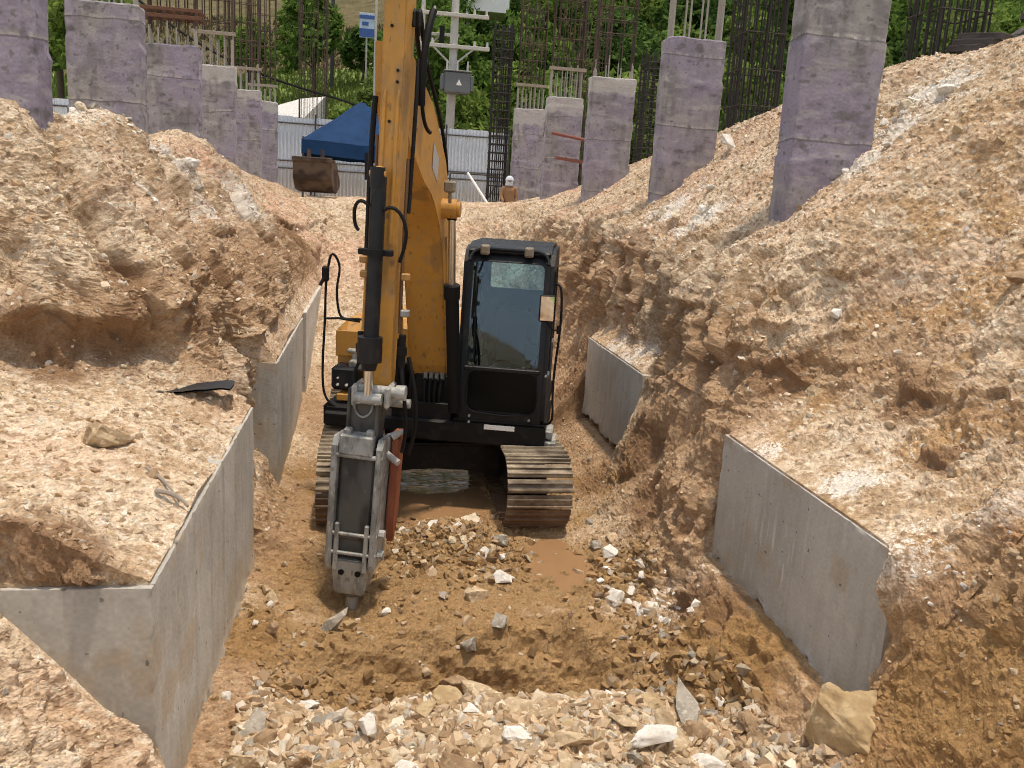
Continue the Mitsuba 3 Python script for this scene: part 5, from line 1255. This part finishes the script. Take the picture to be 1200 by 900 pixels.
put('leg', rod((-0.81, 60.05, 6), (-0.81, 60.05, 13.6), 0.06, 8), 'pole_mat', sg, smooth=40)
# cable
put('cable', tube(curve([(-10.5, 34, 12.0), (-7.2, 34.5, 9.3), (-5.5, 35, 8.45), (-3.6, 36, 7.9), (-1.0, 40, 7.6)], 30), 0.05, 6), 'rubber_mat', smooth=40, label='thick black cable sagging behind the left row of columns', cat='cable')
pbr('pale_slab_mat', (0.45, 0.44, 0.42), 0.8)
put('concrete_ramp', trimesh.Trimesh(np.array([(-5.6, 41, 7.0), (-3.2, 41, 7.0), (-4.2, 52, 8.8), (-2.9, 52, 9.0), (-5.6, 41, 3.4), (-3.2, 41, 3.4), (-4.2, 52, 3.6), (-2.9, 52, 3.6)])).convex_hull, 'pale_slab_mat', label='pale sloping concrete ramp behind the fence at left', cat='concrete ramp')
# debris on the right mound
pbr('plank_mat', lambda p, n, uv: mix((0.035, 0.03, 0.03), (0.10, 0.09, 0.085), tf(p.x * 3, p.y * 3, p.z * 10, 3)), 0.8)
pf = thing('formwork_stack', 'dark stacked formwork panels on top of the right mound', 'formwork panel stack')
for i, (x, y, z, a, b, tilt, yw) in enumerate([(10.35 + 0.06 * (q_ % 3), 14.3, 6.78 + 0.09 * q_, 1.25, 0.8, 1, 5 + 7 * (q_ % 3)) for q_ in range(6)] + [(11.5, 14.3, 6.80 + 0.09 * q_, 1.2, 0.8, -2, 20 + 5 * (q_ % 2)) for q_ in range(7)] + [(10.95, 14.25, 7.36, 1.0, 0.7, -30, 15), (11.6, 14.25, 7.52, 1.5, 0.8, 9, 22)]):
    m = cat([box(0, 0, 0, a, b, 0.035, 0.005), box(0, -b / 2 + 0.03, -0.05, a, 0.05, 0.08), box(0, b / 2 - 0.03, -0.05, a, 0.05, 0.08), box(-a / 2 + 0.03, 0, -0.05, 0.05, b, 0.07), box(a / 2 - 0.03, 0, -0.05, 0.05, b, 0.07)])
    m.apply_transform(trimesh.transformations.euler_matrix(math.radians(6), math.radians(tilt), math.radians(yw)))
    m.apply_translation([x, y, z])
    put('panel', m, 'plank_mat', pf)
# ---------------------------------------------------------------- hillside
def hill_z(x, y):
    x, y = np.asarray(x, float), np.asarray(y, float)
    r = 1 / (1 + np.exp(-(x - 4) / 5))
    b = np.clip(y - 43, 0, None)
    z = 3.4 + b * (0.27 + 0.16 * r) * np.clip(b / 12, 0, 1) ** 0.35
    z = z - np.clip(y - 74, 0, 12) * 0.20 * (1 - r) + np.clip(y - 86, 0, 60) * 0.22 * (1 - r)
    z = z + (fb(np.stack([x * 0.07, y * 0.07, x * 0], -1), 3, 4) - 0.5) * 3.0 * np.clip(b / 15, 0, 1)
    return z


def hill_color(p, n, uv):
    a = tf(p.x * 0.25, p.y * 0.25, 0.0, 3)
    b = tf(p.x * 1.6, p.y * 1.6, p.z * 1.6, 3)
    col = mix((0.075, 0.12, 0.03), (0.15, 0.20, 0.06), ss(0.3, 0.7, b))
    sand = ss(74.5, 76.5, p.y + (b - 0.5) * 3) * ss(86.5, 84.5, p.y + (b - 0.5) * 3) * ss(4.0, 1.0, p.x)
    col = mix(col, (0.45, 0.35, 0.26), sand)
    dry = ss(85.5, 87.5, p.y + (b - 0.5) * 4) * ss(6.0, 2.0, p.x)
    return mix(col, mix((0.075, 0.07, 0.035), (0.15, 0.125, 0.07), b), dry) * (0.8 + 0.4 * b)


pbr('hill_mat', hill_color, 0.95, spec=0.1)
hx, hy = np.meshgrid(np.linspace(-70, 120, 130), np.linspace(42.5, 175, 110), indexing='ij')
hz = hill_z(hx, hy)
i = np.arange(hx.size).reshape(hx.shape)
q = np.stack([i[:-1, :-1], i[1:, :-1], i[1:, 1:], i[:-1, 1:]], -1).reshape(-1, 4)
put('hillside', (np.stack([hx, hy, hz], -1).reshape(-1, 3), q), 'hill_mat', smooth=True, kind='structure')
far = trimesh.Trimesh([(-400, -300, -2.5), (400, -300, -2.5), (400, 400, -2.5), (-400, 400, -2.5)], [[0, 1, 2], [0, 2, 3]], process=False)
put('outer_ground', far, 'hill_mat', kind='structure')

scene['leaf_mat'] = {'type': 'principledthin', 'base_color': {'type': 'mesh_attribute', 'name': 'vertex_color'}, 'roughness': 0.55, 'diff_trans': 0.7, 'spec_trans': 0.0}
pbr('bark_mat', lambda p, n, uv: mix((0.07, 0.05, 0.035), (0.14, 0.11, 0.08), tf(p.x * 6, p.y * 6, p.z * 3, 3)), 0.9)
lr = np.random.default_rng(77)


def leaves(centers, radii, count, size, c0, c1, flat=0.8, seed=0):
    """leaf faces spread over the shells of several lobes, thinned by noise so that gaps open"""
    r = np.random.default_rng(seed)
    centers, radii = np.asarray(centers, float), np.asarray(radii, float)
    k = r.choice(len(centers), int(count * 1.6), p=radii ** 2 / (radii ** 2).sum())
    d = r.normal(size=(len(k), 3))
    d /= np.linalg.norm(d, axis=1, keepdims=True)
    rad = radii[k] * (0.55 + 0.5 * r.random(len(k)) ** 0.6)
    p = centers[k] + d * rad[:, None] * [1, 1, flat]
    n = fb(p * 1.1, 2, seed % 50)
    keep = np.argsort(-(n + 0.25 * r.random(len(n))))[:count]
    p, d = p[keep], d[keep]
    n = len(p)
    a = d * 0.5 + r.normal(size=(n, 3)) * 0.7 + [0, 0, 0.4]
    a /= np.linalg.norm(a, axis=1, keepdims=True)
    u = np.cross(a, r.normal(size=(n, 3)))
    u /= np.linalg.norm(u, axis=1, keepdims=True)
    w = np.cross(a, u)
    s = size * (0.55 + 0.9 * r.random(n))[:, None]
    v = np.stack([p - u * s, p + w * s * 0.55 - a * s * 0.15, p + u * s, p - w * s * 0.55 - a * s * 0.15], 1)
    t = np.clip(r.normal(0.45, 0.28, n), 0, 1)[:, None]
    col = np.asarray(c0) * (1 - t) + np.asarray(c1) * t
    q = np.arange(4 * n).reshape(n, 4)
    f = np.vstack([q[:, [0, 1, 2]], q[:, [0, 2, 3]]])
    return v.reshape(-1, 3), f, np.repeat(col, 4, 0)


def crown_lobes(x, y, z, r, h, n, rg):
    c, ra = [], []
    for _ in range(n):
        a, t = rg.random() * 6.28, rg.random()
        q = r * (0.15 + 0.65 * math.sqrt(rg.random())) * (1.0 - 0.55 * t)
        c.append((x + q * math.cos(a), y + q * math.sin(a), z + h * (0.18 + 0.72 * t)))
        ra.append(r * (0.30 + 0.25 * rg.random()))
    return c, ra


GREENS = [((0.06, 0.115, 0.026), (0.19, 0.29, 0.065)), ((0.085, 0.145, 0.034), (0.26, 0.36, 0.085)), ((0.042, 0.085, 0.024), (0.13, 0.21, 0.055)), ((0.11, 0.17, 0.042), (0.28, 0.35, 0.105))]


def tree(x, y, r, h, seed, tone, label, catg='tree', group=None, count=2200, size=0.22, trunk=True):
    rg = np.random.default_rng(seed)
    z = float(hill_z(x, y)) if y > 43 else 3.6
    k = thing('tree' if trunk else 'shrub', label, catg, group)
    c, ra = crown_lobes(x, y, z + (h * 0.22 if trunk else -0.1), r, h * (0.78 if trunk else 1.0), 14, rg)
    v, f, col = leaves(c, ra, count, size, *GREENS[tone], seed=seed)
    put('crown', (v, f), 'leaf_mat', k, color=col)
    if trunk:
        ms = [tube(curve([(x, y, z - 0.3), (x + 0.1, y, z + h * 0.3), (x, y, z + h * 0.6)], 8), np.linspace(0.20, 0.08, 8) * h / 7, 7)]
        for j in range(0, 12, 2):
            ms.append(tube(curve([(x, y, z + h * (0.25 + 0.03 * j)), (np.array([x, y, z + h * 0.35]) + np.array(c[j])) / 2 + [0, 0, 0.2], c[j]], 6), np.linspace(0.07, 0.02, 6) * h / 7, 5))
        put('trunk', cat(ms), 'bark_mat', k, smooth=True)
    else:
        put('stem', cat([tube([(x, y, z - 0.2), ((x + q_[0]) / 2, (y + q_[1]) / 2, (z + q_[2]) / 2), q_], [0.05, 0.035, 0.015], 5) for q_ in c[:6]]), 'bark_mat', k)


# the wooded slope, one mass
vs, fs, cs, o = [], [], [], 0
rg = np.random.default_rng(5)
spots_ = []
for row, yy in enumerate(np.arange(46.5, 100, 4.0)):
    x = 3.0 + 0.04 * (yy - 46) + rg.random() * 2
    while x < 3 + yy * 0.72:
        spots_.append((x + rg.normal(0, 0.7), yy + rg.normal(0, 1.0)))
        x += 3.6 + 0.018 * yy + rg.random() * 1.5
for j, (x, y) in enumerate(spots_):
    r = 2.0 + 1.4 * rg.random() + 0.012 * y
    h = r * (1.5 + 0.7 * rg.random())
    c, ra = crown_lobes(x, y, float(hill_z(x, y)) - 0.4, r, h, 9, rg)
    cnt = 2300 if y < 70 else 1300
    v, f, col = leaves(c, ra, cnt, 0.15 + 0.0018 * y, *GREENS[rg.choice(4, p=[0.34, 0.30, 0.2, 0.16])], seed=300 + j)
    vs.append(v), fs.append(f + o), cs.append(col)
    o += len(v)
put('hillside_wood', (np.vstack(vs), np.vstack(fs)), 'leaf_mat', color=np.vstack(cs), kind='stuff', label='dense green bushes and trees covering the slope behind the site', cat='wood')
# single trees and shrubs at the left
tree(-4.3, 62, 2.6, 6.6, 1, 0, 'round dark green tree standing in the field right of the left columns', count=2600)
tree(-14.5, 50, 3.2, 8.5, 2, 1, 'bright green tree seen between the two nearest left columns', count=2600)
tree(-17.5, 54, 3.4, 9.0, 12, 0, 'tall green tree farthest to the left behind the columns', count=2400)
tree(-9.6, 70, 2.2, 4.5, 3, 1, 'dark tree behind the rebar of the left row', count=2000)
tree(-1.2, 68, 1.8, 4.0, 4, 2, 'small dark tree at the right of the dark post in the field', count=1500)
tree(1.6, 58, 1.8, 4.6, 5, 0, 'leafy tree directly behind the slim pole beside the yellow arm', count=2200)
tree(-7.0, 80, 2.4, 5.5, 6, 0, 'farthest tree on the sandy bank at left', count=1500)
SHR = [(-1.6, 49, 1.9, 3.6, 1, 'broad light green shrub just above the canopy'), (0.6, 48, 1.7, 3.4, 0, 'dark shrub rising behind the peak of the blue canopy'), (-2.9, 47, 1.3, 2.2, 1, 'low shrub at the right end of the concrete ramp'), (2.6, 51, 1.8, 4.0, 3, 'bright shrub at the foot of the utility pole'),
       (-0.4, 54, 1.8, 3.2, 3, 'yellow green shrub uphill of the canopy'), (1.0, 60, 1.6, 2.6, 0, 'shrub under the blue and white sign'), (-8.5, 47, 1.8, 3.5, 0, 'shrub behind the middle columns of the left row'), (-11.5, 46, 1.7, 3.4, 1, 'shrub over the fence at far left'), (-6.6, 52, 1.4, 2.2, 2, 'low dark shrub by the lower edge of the field')]
for j, (x, y, r, h, t, lab) in enumerate(SHR):
    tree(x, y, r, h, 40 + j, t, lab, 'shrub', count=1300, size=0.17, trunk=False)
# grass of the field and the dry bank
n = 26000
gx, gy = lr.uniform(-26, 4, n), 45 + 55 * lr.random(n) ** 1.1
ok = ~((gy > 75) & (gy < 85.5))
gx, gy = gx[ok], gy[ok]
gz = hill_z(gx, gy)
s = 0.16 + 0.22 * lr.random(len(gx))
an = lr.random(len(gx)) * 6.28
d = np.stack([np.cos(an), np.sin(an), an * 0], 1)
b0 = np.stack([gx, gy, gz - 0.03], 1)
v = np.stack([b0 - d * 0.10, b0 + d * 0.10, b0 + np.c_[lr.normal(0, 0.08, (len(gx), 2)), s * 1.5]], 1).reshape(-1, 3)
tt = lr.random(len(gx))[:, None]
col = np.where(gy[:, None] > 85, np.array((0.115, 0.10, 0.052)) * (0.6 + 0.9 * tt), np.array((0.10, 0.15, 0.035)) * (1 - tt) + np.array((0.22, 0.27, 0.08)) * tt)
put('grass', (v, np.arange(len(v)).reshape(-1, 3)), 'leaf_mat', color=np.repeat(col, 3, 0), kind='stuff', label='grass of the field and the dry bank at upper left', cat='grass')
# pale building at the top
bl = thing('house', 'small white house with a pale pitched roof high on the slope', 'house')
hx_, hy_ = 7.2, 63.0
hz_ = 17.3
put('wall', box(hx_, hy_, hz_, 2.6, 3.0, 2.4, 0.02), 'white_mat', bl)
put('roof', cat([pl(box(0, 0, 0, 3.0, 2.1, 0.12, 0.02), trimesh.transformations.translation_matrix([hx_, hy_ + s_ * 0.85, hz_ + 1.62]) @ trimesh.transformations.euler_matrix(math.radians(-s_ * 32), 0, 0)) for s_ in (-1, 1)]), 'pale_slab_mat', bl)
put('window', box(hx_ - 0.2, hy_ - 1.53, hz_ + 0.2, 0.8, 0.08, 1.0), 'grey_box_mat', bl)
put('post', cat([rod((hx_ + k, hy_ - 1.4, 10), (hx_ + k, hy_ - 1.4, hz_ - 1.55), 0.12, 6) for k in (-1.4, 1.4)]), 'pole_mat', bl)
